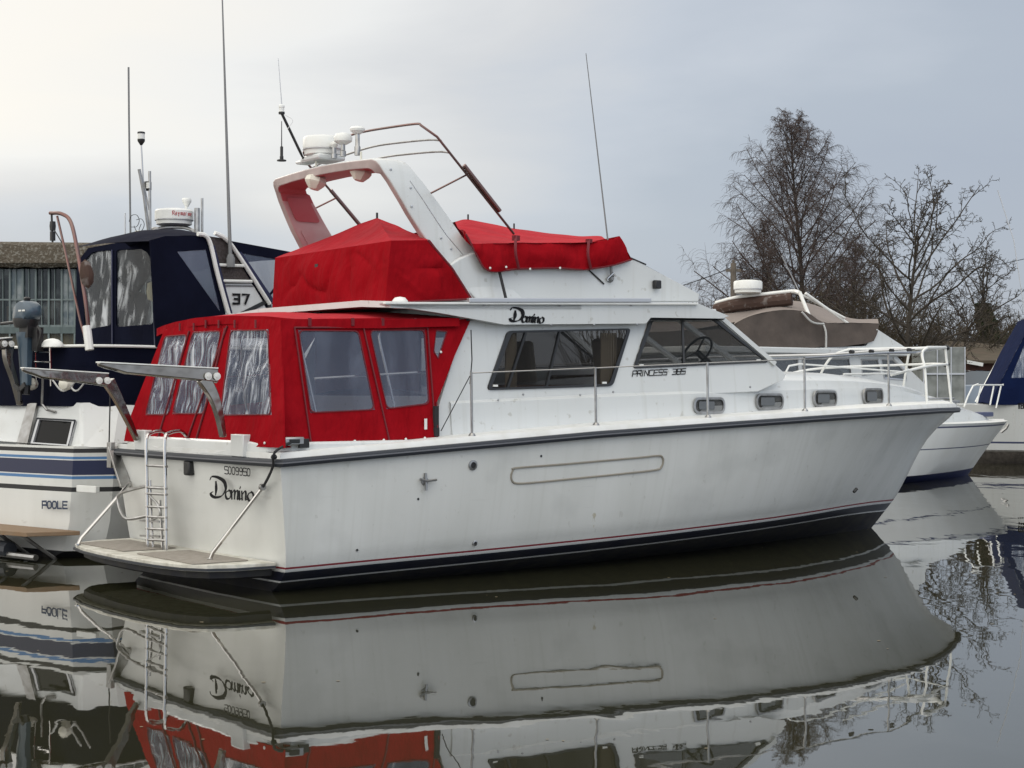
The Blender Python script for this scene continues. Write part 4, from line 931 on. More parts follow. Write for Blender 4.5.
# davits
def davit(parent, fr, yy, tipu, tipv, elu, elv, footu, footv, px_):
    """an arm reaching aft from the elbow, a bent leg down to the deck; traced in the plane of the davit"""
    Yp = lambda u, v: fr.Y(u, v, yy)
    o = empty('davit', (0, 0, 0)); o.parent = parent
    mb = MB(); tip, el = Yp(tipu, tipv), Yp(elu, elv)
    d_ = (el - tip).normalized()
    secs = [(0, .05, .012), (.05, .09, .03), (.12, .09, .045), (.22, .09, .07), (.5, .09, .085), (.8, .09, .10), (1, .09, .115)]
    rows = []
    for t_, wd, h_ in secs:
        p = tip.lerp(el, t_) + (d_ * .0); rows.append([p + Vector((0, -wd / 2, 0)), p + Vector((0, wd / 2, 0)), p + Vector((0, wd / 2, -h_)), p + Vector((0, wd * .2, -h_ - .012)), p + Vector((0, -wd * .2, -h_ - .012)), p + Vector((0, -wd / 2, -h_))])
    mb.loft(rows, closed=True, cap=True); mb.obj('arm', 'polished', o, smooth=20, bevel=.006)
    mb = MB(); ft = Yp(footu, footv); e2 = el + d_ * .02 + Vector((0, 0, -.02))
    path_ = spl([Yp(*q) for q in px_] + [ft], 5); rows = []
    for i, p in enumerate(path_):
        t_ = (path_[min(i + 1, len(path_) - 1)] - path_[max(i - 1, 0)]).normalized(); s_ = Vector((0, 1, 0)).cross(t_).normalized(); hw_ = lerp(.060, .020, (i / (len(path_) - 1)) ** .8); rows.append([p + Vector((0, a * .040, 0)) + s_ * b * hw_ for a, b in ((1, 1), (1, -1), (-1, -1), (-1, 1))])
    mb.loft(rows, closed=True, cap=True); mb.obj('leg', 'polished', o, smooth=30, bevel=.008)
    mb = MB()
    for k in (0, 1): c = el + Vector((-.02 - .085 * k, -.052, -.065)); mb.lathe([(.034, 0), (.034, .012), (.012, .013), (.012, .02)], c, (0, -1, 0), 14)
    mb.obj('roller', 'plastic', o)
    mb = MB(); mb.bar(tip + Vector((0, 0, .006)), el + Vector((0, 0, .006)), .10, .012); mb.obj('top_plate', 'plastic', o, bevel=.003)
    return o
davit(B, F, -1.02, 98, 363, 216, 369, 223, 437, ((203, 378), (213, 396), (219, 415)))
davit(B, F, 1.02, 22, 368.5, 107, 374, 137, 440, ((108, 381), (117, 397), (127, 418)))
# davit brackets / pads, vent box, shore power box on the quarter, mooring line
mb = MB(); p = F.X(189, 468, -.11); mb.box(p, (.07, .12, .14)); mb.obj('exhaust_cowl', 'black', B, bevel=.02)
mb = MB(); p = sc(290, 441) + Vector((0, -.05, 0)); mb.box(p, (.20, .08, .075)); mb.obj('fairlead', 'steeldull', B, bevel=.015)
mb = MB(); p = sc(289.5, 441) + Vector((0, -.094, 0)); mb.box(p, (.10, .012, .035)); mb.box(p + Vector((.1, .02, -.02)), (.10, .03, .08)); mb.obj('fairlead_slot', 'black', B, bevel=.004)
mb = MB(); pts = [sc(287, 442) + Vector((0, -.08, 0)), S(275, 452, 1.80), F.X(273, 466, -.12), F.X(268, 478, -.12), F.X(263, 487, -.09)]; mb.tube(spl(pts, 4), .012, 6); mb.lathe([(.02, -.02), (.03, 0), (.02, .02)], F.X(274, 457, -.13), n=8); mb.obj('mooring_line', 'rope', B)
mb = MB(); mb.lathe([(.03, -.02), (.03, .02)], F.X(262.5, 487, -.09), (0, 1, 0), 10); mb.obj('stay_eye', 'steeldull', B)
# port quarter: hinged steel fitting and cleat seen beside the neighbour's hull
mb = MB(); mb.bar(F.X(113, 447, -.1), F.X(126, 487, -.1), .12, .03); mb.box(F.X(111, 455, -.12), (.05, .10, .26)); mb.obj('quarter_bracket', 'steeldull', B, split=True, bevel=.004)
# hull fittings on the starboard side
def on_hull(u, v):
    y = 1.8
    for _ in range(25):
        p = S(u, v, y); t = max(0, min(1, p.x / 11.2)); zb, zs = z_strp(t), z_sheer(t); w_ = max(0, (p.z - zb) / (zs - zb)); y = lerp(y, hull_pt(t, w_).y, .6)
    return S(u, v, y)
mb = MB(); mb2 = MB()
for u, v, r_ in ((472.5, 465, .048), (474.5, 543, .026)):
    p = on_hull(u, v); mb.lathe([(r_, -.01), (r_, .012), (r_ * .62, .016), (r_ * .6, .004)], p, (0, -1, -.08), 18); mb2.lathe([(r_ * .6, 0), (r_ * .58, .009)], p, (0, -1, -.08), 14)
mb.obj('skin_fitting', 'steeldull', B, split=True); mb2.obj('fitting_bore', 'black', B, split=True)
mb = MB(); p = on_hull(424.5, 481); mb.lathe([(.04, -.01), (.04, .01), (.015, .02)], p, (0, -1, 0), 10); mb.tube([p + Vector((-.07, -.03, .02)), p + Vector((0, -.04, 0)), p + Vector((.10, -.05, .01))], .012, 6); mb.bar(p + Vector((-.01, -.03, .075)), p + Vector((.0, -.03, -.085)), .02, .02); mb.obj('spring_cleat', 'steeldull', B)
mb = MB()
for u, v in ((541, 456), (418, 499), (357, 550)): p = on_hull(u, v); mb.lathe([(.012, -.005), (.012, .006)], p, (0, -1, 0), 8)
mb.tube([on_hull(853, 492) + Vector((0, -.01, 0)), on_hull(856, 488.5) + Vector((0, -.012, 0))], .018, 6); mb.obj('hull_stud', 'black', B, split=True)
# oval moulding on the hull side
cl_ = []
for u, v in [(516, 468), (560, 464.5), (600, 461), (640, 457.5), (656, 455.8), (661.5, 456.5), (663, 461), (661, 467), (655, 470), (620, 474), (580, 478), (540, 482), (518, 483.5), (512, 481), (511, 475), (513, 470)]: cl_.append(on_hull(u, v) + Vector((0, -.004, 0)))
M['ovalline'] = mat('brown_grey_moulding', (.26, .24, .20), .6)
mb = MB(); mb.tube(spl(cl_, 5, closed=True), .011, 6, closed=True); mb.obj('hull_moulding', 'ovalline', B)
# rust and fender stains
M['stain'] = mat('rust_stain', (.42, .39, .30), .5, var=.8, vscale=20, vcol=(.55, .54, .48))
mb = MB()
for u, v, h_, w_ in ((593.5, 521, 7, 1.4), (594, 515, 4, 2.0)): 
    c = on_hull(u, v); up = on_hull(u, v - h_); dn = on_hull(u, v + h_); l_, r_ = on_hull(u - w_, v), on_hull(u + w_, v); o_ = Vector((0, -.003, 0)); mb.add([up + o_, l_ + o_, dn + o_, r_ + o_], [(0, 1, 2, 3)])
mb.obj('rust_stain', 'stain', B, smooth=0)

# ------------------------------------------------------------------ lettering on the cruiser
def domino(mb, o, ex, ey, nn, wd):
    strokes(mb, G['D'], o, ex, ey, nn, wd * 1.6, vary=.7, nib=.75)
    x = 1.12
    for ch, sc_ in (('o', 1), ('m', 1), ('i', 1), ('n', 1), ('o', 1)):
        strokes(mb, [[(px_ + x, py_ * .95 - .05) for px_, py_ in ln] for ln in G[ch]], o, ex, ey, nn, wd * 1.25, vary=.3, nib=.6); x += GW[ch] * .92
    return x
xt = -.125
o_ = F.X(210, 496, xt); ex_ = (F.X(257, 500, xt) - o_) / 3.25; ey_ = (F.X(210.5, 476.5, xt) - o_)
mb = MB(); domino(mb, o_, ex_, ey_, (-1, 0, 0), .0155); mb.obj('lettering', 'ink', B, smooth=0)
o_ = F.X(225, 473.5, xt); ex_ = (F.X(250.5, 476, xt) - o_) / 6.8; ey_ = (F.X(225, 466.5, xt) - o_)
mb = MB(); write(mb, 'S009950', SQ, 1.0, o_, ex_, ey_, (-1, 0, 0), .009); mb.obj('lettering', 'ink', B, smooth=0)
o_ = S(509, 320.5, 1.504); ex_ = (S(547.5, 322.5, 1.504) - o_) / 3.4; ey_ = (S(511, 307.5, 1.504) - o_)
for sg in (1, -1):
    mb = MB(); ox = o_ if sg == 1 else flip(o_ + ex_ * 3.4); e2 = ex_ if sg == 1 else -flip(ex_)
    domino(mb, ox, e2, ey_ if sg == 1 else flip(ey_), (0, -sg, 0), .0135); mb.obj('lettering', 'ink', B, smooth=0)
o_ = T(632, 376.5) + TV * .004; ex_ = (T(683, 374) + TV * .004 - o_) / 10.9; ey_ = (T(632.8, 371) + TV * .004 - o_)
mb = MB(); write(mb, 'PRINCESS 385', SQ, 1.0, o_, ex_, ey_, TV, .0085, smooth=False); mb.obj('lettering', 'ink', B, smooth=0)
# small winged badge on the coachroof side under the second porthole
def on_trunk(u, v):
    y = 1.3
    for _ in range(15): p = S(u, v, y); y = lerp(y, tr_w(p.x) + .02, .7)
    return S(u, v, y) + Vector((0, -.012, 0))
mb = MB(); mb.tube([on_trunk(751, 412), on_trunk(757, 413.5), on_trunk(761, 412), on_trunk(765, 414), on_trunk(767, 411)], .010, 5); mb.tube([on_trunk(755, 415), on_trunk(760, 414.5), on_trunk(764, 415.5)], .007, 5); mb.obj('winged_badge', 'steeldull', B, split=True)

# ================================================================== OTHER BOATS
def plan(L_, beam, t, full=.55):
    if t < full: return beam * (1 - .06 * (1 - t / full) ** 2)
    q = (t - full) / (1 - full); return beam * (1 - q ** 2.1) ** .85 if q < 1 else 0
def simple_hull(name, parent, L_, beam, levels, mats, rake=.9, rise=.25, flare=.78, z_wl=.1, chamfer=.25, sternx=0):
    """levels: [(z at the stern, slot of the band below it)], bottom to top; the bow rises by `rise`"""
    zt = levels[-1][0]; z0 = levels[0][0]; ts = [0, .012, .03] + [i / 26 for i in range(2, 25)] + [.945, .965, .982, .993, 1]
    mb = MB()
    def pt(t, z):
        w_ = max(0, min(1, (z - z_wl) / (zt - z_wl))); fw = smooth01((t - .4) / .6)
        b = plan(L_, beam, t) * lerp(lerp(.93, flare * .75, fw), 1, w_ ** lerp(.7, 1.1, fw))
        if z < z_wl: b *= max(.1, 1 - (z_wl - z) * 1.6)
        if t < .03: b -= chamfer * (1 - t / .03)
        Lw = L_ - rake * (1 - w_) - (max(0, z_wl - z) * 1.2)
        return Vector((sternx + t * Lw, b, z + rise * t * t * w_))
    for sg in (-1, 1): mb.loft([[(p.x, sg * p.y, p.z) for p in [pt(t, z) for t in ts]] for z, _ in levels], lambda i, j: levels[i + 1][1])
    mb.loft([[(pt(0, z).x - .04 * (1 - (k / 4) ** 2), k / 4 * pt(0, z).y, z) for k in range(-4, 5)] for z, _ in levels], lambda i, j: levels[i + 1][1])
    # deck
    mb.loft([[(pt(t, zt).x, s_ * pt(t, zt).y, pt(t, zt).z + .03 * (1 - abs(s_))) for s_ in (-1, -.5, 0, .5, 1)] for t in ts], 0)
    o = mb.obj(name, mats, parent, smooth=30); return o, pt

# ---------------------------------------------------------------- neighbour with the navy canopy
LA = R(50); LX0, LY0 = -5.76, 18.41
Lf = Frame(LX0, LY0, LA)
nb = empty('motor_cruiser', (LX0, LY0, 0), LA)
tag(nb, 'white cruiser with navy blue canopy and dodgers, blue side stripes and POOLE on its stern', 'motor boat')
lv = [(-.5, 0), (0.0, 5), (.08, 5), (.40, 0), (.715, 0), (.765, 3), (.83, 0), (.85, 0), (.882, 1), (.895, 4), (1.05, 2), (1.062, 4), (1.09, 1), (1.13, 0), (1.175, 3), (1.20, 0)]
M['black2'] = mat('rub_rail_black', (.02, .02, .022), .6)
simple_hull('hull', nb, 11.5, 1.82, lv, ['hull', 'stripeblue', 'stripenavy', 'black2', 'gel', 'anti'], rise=.45)
# raised after cabin
mb = MB()
pr_ = [(.06, -1.50, 1.19), (.30, -1.74, 1.19), (3.2, -1.80, 1.22), (3.2, 1.80, 1.22), (.30, 1.74, 1.19), (.06, 1.5, 1.19)]
pt_ = [(.26, -1.22, 1.66), (.62, -1.42, 1.66), (3.2, -1.5, 1.68), (3.2, 1.5, 1.68), (.62, 1.42, 1.66), (.26, 1.22, 1.66)]
mb.loft([pr_, pt_], closed=True); mb.add(pt_, [(0, 1, 2, 3, 4, 5)]); mb.obj('after_cabin', 'gel', nb, smooth=0, bevel=.03)
# saloon below the canopy and foredeck (mostly hidden)
mb = MB()
mb.loft([[(3.2, -1.62, 1.2), (6.5, -1.6, 1.25), (7.8, -1.4, 1.3), (7.8, 1.4, 1.3), (6.5, 1.6, 1.25), (3.2, 1.62, 1.2)], [(3.2, -1.45, 2.35), (5.3, -1.42, 2.35), (6.4, -1.2, 2.3), (6.4, 1.2, 2.3), (5.3, 1.42, 2.35), (3.2, 1.45, 2.35)]], closed=True, cap=True)
mb.loft([[(7.8, -1.4, 1.3), (9.6, -.9, 1.45), (10.6, 0, 1.55), (9.6, .9, 1.45), (7.8, 1.4, 1.3)], [(6.8, -1.1, 1.95), (8.8, -.6, 1.80), (9.9, 0, 1.72), (8.8, .6, 1.80), (6.8, 1.1, 1.95)]]); mb.add([(6.8, -1.1, 1.95), (8.8, -.6, 1.80), (9.9, 0, 1.72), (8.8, .6, 1.80), (6.8, 1.1, 1.95)], [(0, 1, 2, 3, 4)])
mb.obj('saloon', 'gel', nb, smooth=0, bevel=.04)
lt = lambda u, v: Lf.P(u, v, (1, 0, -.43), .06 - .43 * 1.19 - .012)     # raked after face of the cabin
q = [lt(39, 418.5), lt(76.5, 420.5), (lt(70, 447)), lt(31.5, 444.5)]
mb = MB(); inn = ringpoly(q, .05); mb.plate(q, [inn], (-.02, 0, .008)); wo = mb.obj('cabin_window', 'alu', nb, smooth=0)
mb = MB(); mb.plate(ringpoly(q, .03), [], (.008, 0, 0)); mb.obj('glass', 'darkpane', wo, smooth=0)
mb = MB(); mb.tube([p + Vector((-.02, 0, 0)) for p in q], .012, 5, closed=True); mb.obj('seal', 'rubber', wo)
mb = MB(); mb.plate([lt(30, 404) , lt(39, 404), lt(29, 447), lt(18, 447)], [], (-.03, 0, .01)); mb.obj('boarding_plank', 'steeldull', nb, smooth=0)
for u in (60, 71.5):
    p = Lf.X(u, 403.5, .30); mb = MB(); mb.lathe([(.035, 0), (.022, .02), (.022, .07), (.05, .08), (.05, .10), (.001, .11)], p, n=10); mb.bar(p + Vector((0, -.07, .09)), p + Vector((0, .07, .09)), .03, .03); mb.obj('bollard_cleat', 'plastic', nb)
# navy dodger round the after deck with its white rail
def dpt(x, y, z): return Vector((x, y, z))
rl = [(.28, 1.35), (.20, .9), (.20, 0), (.22, -.9), (.30, -1.22), (.55, -1.42), (1.2, -1.46), (2.2, -1.5), (3.1, -1.5)]
rl = [(x, y) for x, y in rl]
mb = MB(); mb.loft([[(x + .02 * math.sin(7 * y + 3 * z), y, z) for x, y in [(p.x, p.y) for p in spl([Vector((a, b_, 0)) for a, b_ in rl], 4)]] for z in (1.62, 1.8, 2.0, 2.15, 2.27)])
mb.obj('dodger', 'navycan', nb, smooth=50)
mb = MB(); pts = spl([Vector((x - .01, y * 1.01, 2.275)) for x, y in rl], 4); mb.tube(pts, .016, 8); mb.obj('deck_rail', 'plastic', nb)
# canopy, aft face with two creased windows
cx = 1.9
lc = lambda u, v: Lf.P(u, v, (1, 0, -.10), cx - .10 * 2.2)
can = empty('canopy', (0, 0, 0)); can.parent = nb
ao = [(75, 347), (77, 262), (88, 248), (112, 243.5), (149, 239.5), (156, 262), (157, 346)]
aww = [[(83, 262), (92, 252), (109, 250), (111, 251), (111, 325), (84, 330)], [(116, 250), (140, 248.5), (147, 252), (151.5, 262), (153, 324), (116, 327)]]
mb = MB(); mb.plate([lc(*k) for k in ao], [rounded([lc(*k) for k in w_], .05) for w_ in aww], (.015, 0, 0)); mb.obj('after_panel', 'navycan', can, smooth=0)
for w_ in aww:
    qq = [lc(w_[0][0] - 1, w_[0][1] - 14), lc(w_[3][0] + 1, w_[2][1] - 2), lc(w_[-2][0] + 1, w_[-2][1] + 1), lc(w_[-1][0] - 1, w_[-1][1] + 2)]
    qq = [lc(min(k[0] for k in w_), min(k[1] for k in w_)), lc(max(k[0] for k in w_), min(k[1] for k in w_)), lc(max(k[0] for k in w_), max(k[1] for k in w_)), lc(min(k[0] for k in w_), max(k[1] for k in w_))]
    mb = MB(); c0 = Vector((.02, 0, 0)); mb.patch(qq[0] + c0, qq[1] + c0, qq[2] + c0, qq[3] + c0, 30, 30, amp=.03, fr=4); mb.obj('window', 'vinylnavy', can)
mb = MB()
for k in ((113, 250, 113.5, 345), (154, 262, 156, 345)): mb.tube([lc(k[0], k[1]) + Vector((-.015, 0, 0)), lc(k[2], k[3]) + Vector((-.015, 0, 0))], .012, 5)
mb.obj('zip', 'stripenavy', can, split=True)
M['cushion'] = mat('beige_fender', (.60, .56, .36), .7)
for u, v in ((130, 290), (141, 290.5), (148, 292)):
    mb = MB(); p = lc(u, v) + Vector((.35, 0, 0)); mb.lathe([(.001, -.13), (.07, -.10), (.085, 0), (.07, .10), (.001, .13)], p, n=12); mb.obj('cushion', 'cushion', nb)
lyy = -1.50
ls = lambda u, v: Lf.P(u, v, (0, 1, -.08), lyy - .08 * 2.2)
# starboard face with clear panels
so = [(150, 240), (165, 236), (206, 236), (226, 316), (232, 347), (156, 347)]
sww = [[(177, 251.5), (206, 249.5), (221, 313)]]
mb = MB(); mb.plate([ls(*k) for k in so], [[ls(*k) for k in w_] for w_ in sww], (0, .015, 0)); mb.obj('side_panel', 'navycan', can, smooth=0)
mb = MB(); mb.plate([ls(*k) + Vector((0, .006, 0)) for k in sww[0]], [], (0, .004, 0)); mb.obj('window', 'vinylside', can, smooth=0)
# wheelhouse arch: two pale tubes, brown panels and the 37 panel between them
M['brownnet'] = mat('dark_brown_mesh', (.030, .022, .020), .8, var=.8, vscale=40, vcol=(.07, .06, .06))
mb = MB(); mb.plate([ls(*k) for k in ((207, 236), (222, 238), (242, 264), (217, 264))], [], (0, .02, 0)); mb.plate([ls(*k) for k in ((218, 266.5), (243, 266.5), (250, 280), (221, 281))], [], (0, .02, 0)); mb.obj('mesh_panel', 'brownnet', can, smooth=0, split=True)
mb = MB(); mb.plate([ls(*k) for k in ((222, 284), (252, 284), (264, 301), (232, 317), (228, 316))], [], (0, .02, 0)); mb.plate([ls(*k) for k in ((234, 320), (268, 302), (276, 316), (276, 330), (236, 330))], [], (0, .02, 0)); mb.obj('number_panel', 'gel', can, smooth=0, split=True)
mb = MB(); mb.bar(ls(222, 282.5), ls(251, 282.5), .03, .03); mb.bar(ls(232, 318.5), ls(266, 301.5), .03, .045); mb.bar(ls(222, 285.7), ls(253, 286), .03, .008); mb.obj('black_trim', 'frame', can, smooth=0, split=True)
mb = MB()
tb1 = spl([ls(196, 234), ls(204, 236), ls(209, 245), ls(216, 275), ls(228, 318)], 4); tb2 = spl([ls(213, 233), ls(224, 239), ls(236, 254), ls(268, 304)], 4)
off = Vector((0, -.03, 0)); mb.tube([p + off for p in tb1], .026, 7); mb.tube([p + off for p in tb2], .026, 7); mb.tube([ls(217, 265) + off, ls(243, 266) + off], .018, 6); mb.tube([ls(221, 281) + off, ls(250, 281.5) + off], .018, 6)
mb.obj('arch_tube', 'plastic', can, split=True)
mb = MB(); mb.bar(ls(211, 246) + off, ls(230, 318) + off, .02, .04); mb.bar(ls(238, 253) + off, ls(272, 303) + off, .02, .045); mb.obj('navy_binding', 'stripenavy', can, smooth=0, split=True)
# forward side: pale clear panels under a navy roof edge
mb = MB(); fo_ = [(226, 240), (292, 252), (310, 256), (310, 330), (276, 330), (262, 300)]; fw_ = [[(241, 253), (276, 259), (279, 282), (268, 296)], [(279, 259), (306, 262), (306, 300), (282, 284)], [(268, 298), (280, 286), (305, 302), (305, 320), (276, 318)]]
mb.plate([ls(*k) for k in fo_], [[ls(*k) for k in w_] for w_ in fw_], (0, .015, 0)); mb.obj('side_panel', 'navycan', can, smooth=0)
for w_ in fw_: mb = MB(); mb.plate([ls(*k) + Vector((0, .006, 0)) for k in w_], [], (0, .004, 0)); mb.obj('window', 'vinylside', can, smooth=0)
mb = MB()
def lroof(u, v, s_):   # roof point: starboard edge read from the photo, mirrored with a crown
    p = ls(u, v); return Vector((p.x, p.y * (1 - 2 * s_) if 0 else lerp(p.y, min(1.5, .12 + max(0, p.x - 1.9) * 1.1), s_), p.z + interp(u, [150, 168, 190, 240, 340], [.02, .07, .12, .12, .09]) * math.sin(math.pi * s_)))
ed = [(150, 241), (158, 239), (168, 236.5), (185, 235.5), (206, 235.5), (226, 240), (255, 246), (292, 253), (340, 262)]
mb.loft([[lroof(u, v, k / 10) for k in range(11)] for u, v in ed]); 
ed2 = [lc(77, 262), lc(88, 248), lc(112, 243.5), lc(149, 239.5)]
mb.obj('canopy_roof', 'navycan', can, smooth=60)
mb = MB(); pA, pB, pC, pD = lc(77, 262), lc(88, 248), lc(112, 243.5), lc(149.5, 239.5)
mb.loft([[pA, pB, pC, pD], [Vector((2.6, .9, 3.0)), Vector((2.6, .6, 3.25)), Vector((2.5, -.1, 3.42)), Vector((2.4, -1.1, 3.42))]]); mb.loft([[lc(75, 347), pA], [Vector((2.9, 1.2, 2.2)), Vector((2.9, 1.0, 3.0))]])
mb.obj('canopy_corner', 'navycan', can, smooth=50)
o_ = ls(232.5, 303.5) + Vector((0, -.012, 0)); ex_ = (ls(249, 303.5) + Vector((0, -.012, 0)) - o_) / 2.2; ey_ = ls(232.5, 294.5) + Vector((0, -.012, 0)) - o_
mb = MB(); write(mb, '37', SQ, 1.25, o_, ex_, ey_, (0, -1, 0), .027, smooth=False); mb.obj('lettering', 'ink', nb, smooth=0)
o_ = Lf.X(42.5, 508, -.06); ex_ = (Lf.X(67, 508.5, -.06) - o_) / 4.75; ey_ = Lf.X(42.5, 501.3, -.06) - o_
M['bluelet'] = mat('dark_blue_lettering', (.015, .03, .07), .5)
mb = MB(); write(mb, 'POOLE', SQ, 1.0, o_, ex_, ey_, (-1, 0, 0), .018, smooth=False); mb.obj('lettering', 'bluelet', nb, smooth=0)
# its boarding platform and frame
mb = MB(); mb.plate([(-.03, -1.62, .27), (-.03, 1.7, .27), (-.55, 1.6, .27), (-.60, 0, .27), (-.50, -1.35, .27)], [], (0, 0, .045)); mb.obj('swim_platform', 'teakwarm', nb, smooth=0, bevel=.006)
mb = MB()
for y in (-1.2, -.75, -.2, .5): mb.tube([(-.45, y, .27), (-.05, y - .05, -.02)], .02, 6)
mb.tube([(-.42, -1.4, .05), (-.42, 1.2, .06)], .035, 8); mb.obj('platform_frame', 'steeldull', nb, split=True)
mb = MB(); mb.tube([(-.40, -.9, .10), (-.40, .1, .12)], .085, 10); mb.obj('fender_roll', 'rubber', nb)
mb = MB(); mb.box(Lf.X(88, 489, -.02), (.05, .34, .07)); mb.obj('rub_rail_joint', 'plastic', nb, bevel=.005)
# davit at its stern, hanging lines, blocks
davit(nb, Lf, Lf.X(10, 340, -.12).y, -70, 345, 10, 338, 20, 405, ((8, 346), (8, 360), (14, 380)))
davit(nb, Lf, -1.05, -2, 346, 3, 0 + 345, 24, 405, ((4, 350), (10, 368), (16, 385))) if False else None
for (u0, v0, du) in ((66, 383, 15), (78, 383, 12)):
    p0, p1, p2 = Lf.X(u0 - du, v0 - 5, .1), Lf.X(u0 - 2, v0 + 8, .1), Lf.X(u0 + du, v0 - 8, .1); mb = MB()
    mb.tube(spl([p0, p1, p2], 6), .010, 5); mb.obj('hanging_line', 'ropewhite', nb)
mb = MB(); mb.tube([Lf.X(43, 372, .1), Lf.X(42, 404, .15), Lf.X(47, 410, .18), Lf.X(56, 412, .2)], .014, 6); mb.obj('hanging_hose', 'steeldull', nb)
mb = MB(); mb.tube([Lf.X(110, 378, .3), Lf.X(110, 407, .3), Lf.X(109, 450, .2)], .008, 5); mb.obj('hanging_line', 'rope', nb)
for k, (u, v) in enumerate(((31, 384), (66, 384))): mb = MB(); mb.lathe([(.02, -.07), (.06, -.05), (.07, 0), (.06, .05), (.02, .07)], Lf.X(u, v, .08), (1, .3, 0), 10); mb.obj('pulley_block', 'cream', nb)
mb = MB()
for u in (35, 50): mb.tube([Lf.X(u, 347, .08), Lf.X(u + 1, 386, .10)], .010, 6)
for v in (352, 362): mb.tube([Lf.X(35, v, .08), Lf.X(50, v, .08)], .010, 6)
mb.obj('stern_ladder', 'steel', nb)
mb = MB(); p = Lf.X(52, 347, .14); rows = []
for k in range(13):
    a_ = math.pi * k / 12; rows.append([p + Vector((.10 * math.sin(a_) * math.cos(q_ * math.pi / 8), -.17 * math.cos(a_), .095 * math.sin(a_) * math.sin(q_ * math.pi / 8))) for q_ in range(9)])
mb.loft(rows); mb.obj('horseshoe_buoy', 'plastic', nb, smooth=60)
# boat crane
mb = MB(); mb.tube(spl([Lf.X(50, 213, .1), Lf.X(62, 214, .1), Lf.X(71, 223, .1), Lf.X(78, 255, .12), Lf.X(86, 305, .15), Lf.X(90, 345, .2)], 6), .021, 10); cr_ = mb.obj('boat_crane', 'rust', nb)
mb = MB(); mb.tube([Lf.X(57, 216, .12), Lf.X(66, 255, .13), Lf.X(80, 320, .16), Lf.X(87, 345, .2)], .013, 8); mb.obj('crane_strut', 'rust', cr_)
mb = MB(); mb.tube([Lf.X(86.5, 326, .12), Lf.X(89.5, 350, .12)], .045, 8); mb.obj('crane_socket', 'plastic', cr_)
mb = MB(); mb.lathe([(.001, -.16), (.06, -.1), (.075, 0), (.05, .12), (.001, .16)], Lf.X(86.5, 274, .10), (0, .2, 1), 10); mb.obj('rolled_strap', 'leather', cr_)
mb = MB(); mb.tube([Lf.X(51.5, 214, .1), Lf.X(52.5, 242, .1)], .012, 5); mb.lathe([(.03, -.05), (.035, 0), (.03, .05)], Lf.X(52.5, 226, .1), (0, 0, 1), 8); mb.lathe([(.03, -.05), (.03, .05)], Lf.X(52.5, 236, .1), (0, 0, 1), 8); mb.tube([Lf.X(53, 228, .1), Lf.X(62, 243, .12)], .006, 4); mb.obj('hoist_tackle', 'black', cr_)
# radar, masts and aerials on the canopy roof
rad = Lf.Y(174, 225.5, 0); o = radome(rad, .235, .20, nb, 'radar_dome')
cen = Vector((LX0, LY0, 0)) ; vd = (Lf.R @ (Vector((0, 0, CAMH)) - Vector((LX0, LY0, 0))) - rad); vd.z = 0; vd.normalize(); sd = Vector((0, 0, 1)).cross(vd) * -1
sd = Vector((-vd.y, vd.x, 0))
def wrap(k, h): a = k / .238; return rad + (vd * math.cos(a) + sd * math.sin(a)) * .238 + Vector((0, 0, h))
mb = MB(); x = -.02; hgt = .05
SM = dict(R=SQ['R'], a=[[(.6, .7), (.1, .7)], [(.6, .7), (.6, 0), (0, 0), (0, .4), (.6, .4)]], y=[[(0, .7), (.3, .1)], [(.6, .7), (.15, -.3)]], m=[[(0, 0), (0, .7), (.8, .7), (.8, 0)], [(.4, .7), (.4, 0)]], r=[[(0, 0), (0, .7), (.5, .7)]], i=[[(.1, 0), (.1, .7)]], n=[[(0, 0), (0, .7), (.6, .7), (.6, 0)]], e=[[(.6, 0), (0, 0), (0, .7), (.6, .7), (.6, .35), (0, .35)]])
for ch in 'Raymarine':
    for ln in SM[ch]:
        P_ = [wrap(x + px_ * .028, .108 + py_ * hgt) for px_, py_ in ln]; mb.tube(P_, .0032, 4)
    x += .034 if ch not in 'i' else .018
mb.obj('lettering', 'redplastic', o)
mb = MB(); mb.tube(spl([rad + Vector((-.25, .3, -.26)), rad + Vector((-.15, .2, -.06)), rad + Vector((0, 0, -.02)), rad + Vector((.12, -.2, -.06)), rad + Vector((.2, -.3, -.24))], 5), .022, 7); mb.tube(spl([rad + Vector((-.1, .5, -.22)), rad + Vector((-.1, .3, -.03)), rad + Vector((0, .1, -.08)), rad + Vector((.1, -.05, -.25))], 5), .018, 6); mb.obj('radar_bracket', 'steeldull', nb)
def ly(u, v, y=0): return Lf.Y(u, v, y)
def pole(pts, r, name, m, y=0, parent=None):
    mb = MB(); mb.tube([ly(u, v, y) for u, v in pts], r, 7); return mb.obj(name, m, parent or nb)
p1_ = pole([(149, 235), (144, 195), (139, 169)], .020, 'aerial_pole', 'steeldull'); pole([(149, 210), (143, 180), (141, 144)], .010, 'light_pole', 'steel'); pole([(150, 235), (149.5, 171)], .018, 'aerial_pole', 'steeldull')
t_ = ly(141, 143.5, 0); mb = MB(); mb.lathe([(.012, -.02), (.045, .03), (.045, .055)], t_, n=12); o = mb.obj('mast_light', 'black', nb)
mb = MB(); mb.lathe([(.043, .055), (.043, .12)], t_, n=12); mb.obj('lens', 'plastic', o); mb = MB(); mb.lathe([(.046, .12), (.046, .14), (.03, .145)], t_, n=12); mb.obj('lamp_cap', 'black', o)
mb = MB(); mb.box(ly(147, 186, .05), (.08, .08, .11)); mb.obj('side_lamp', 'black', nb, bevel=.01)
mb = MB(); mb.box(ly(148.7, 186, 0.0) + Vector((-.05, -.05, 0)), (.02, .05, .07)); mb.obj('lamp_lens', 'plastic', nb)
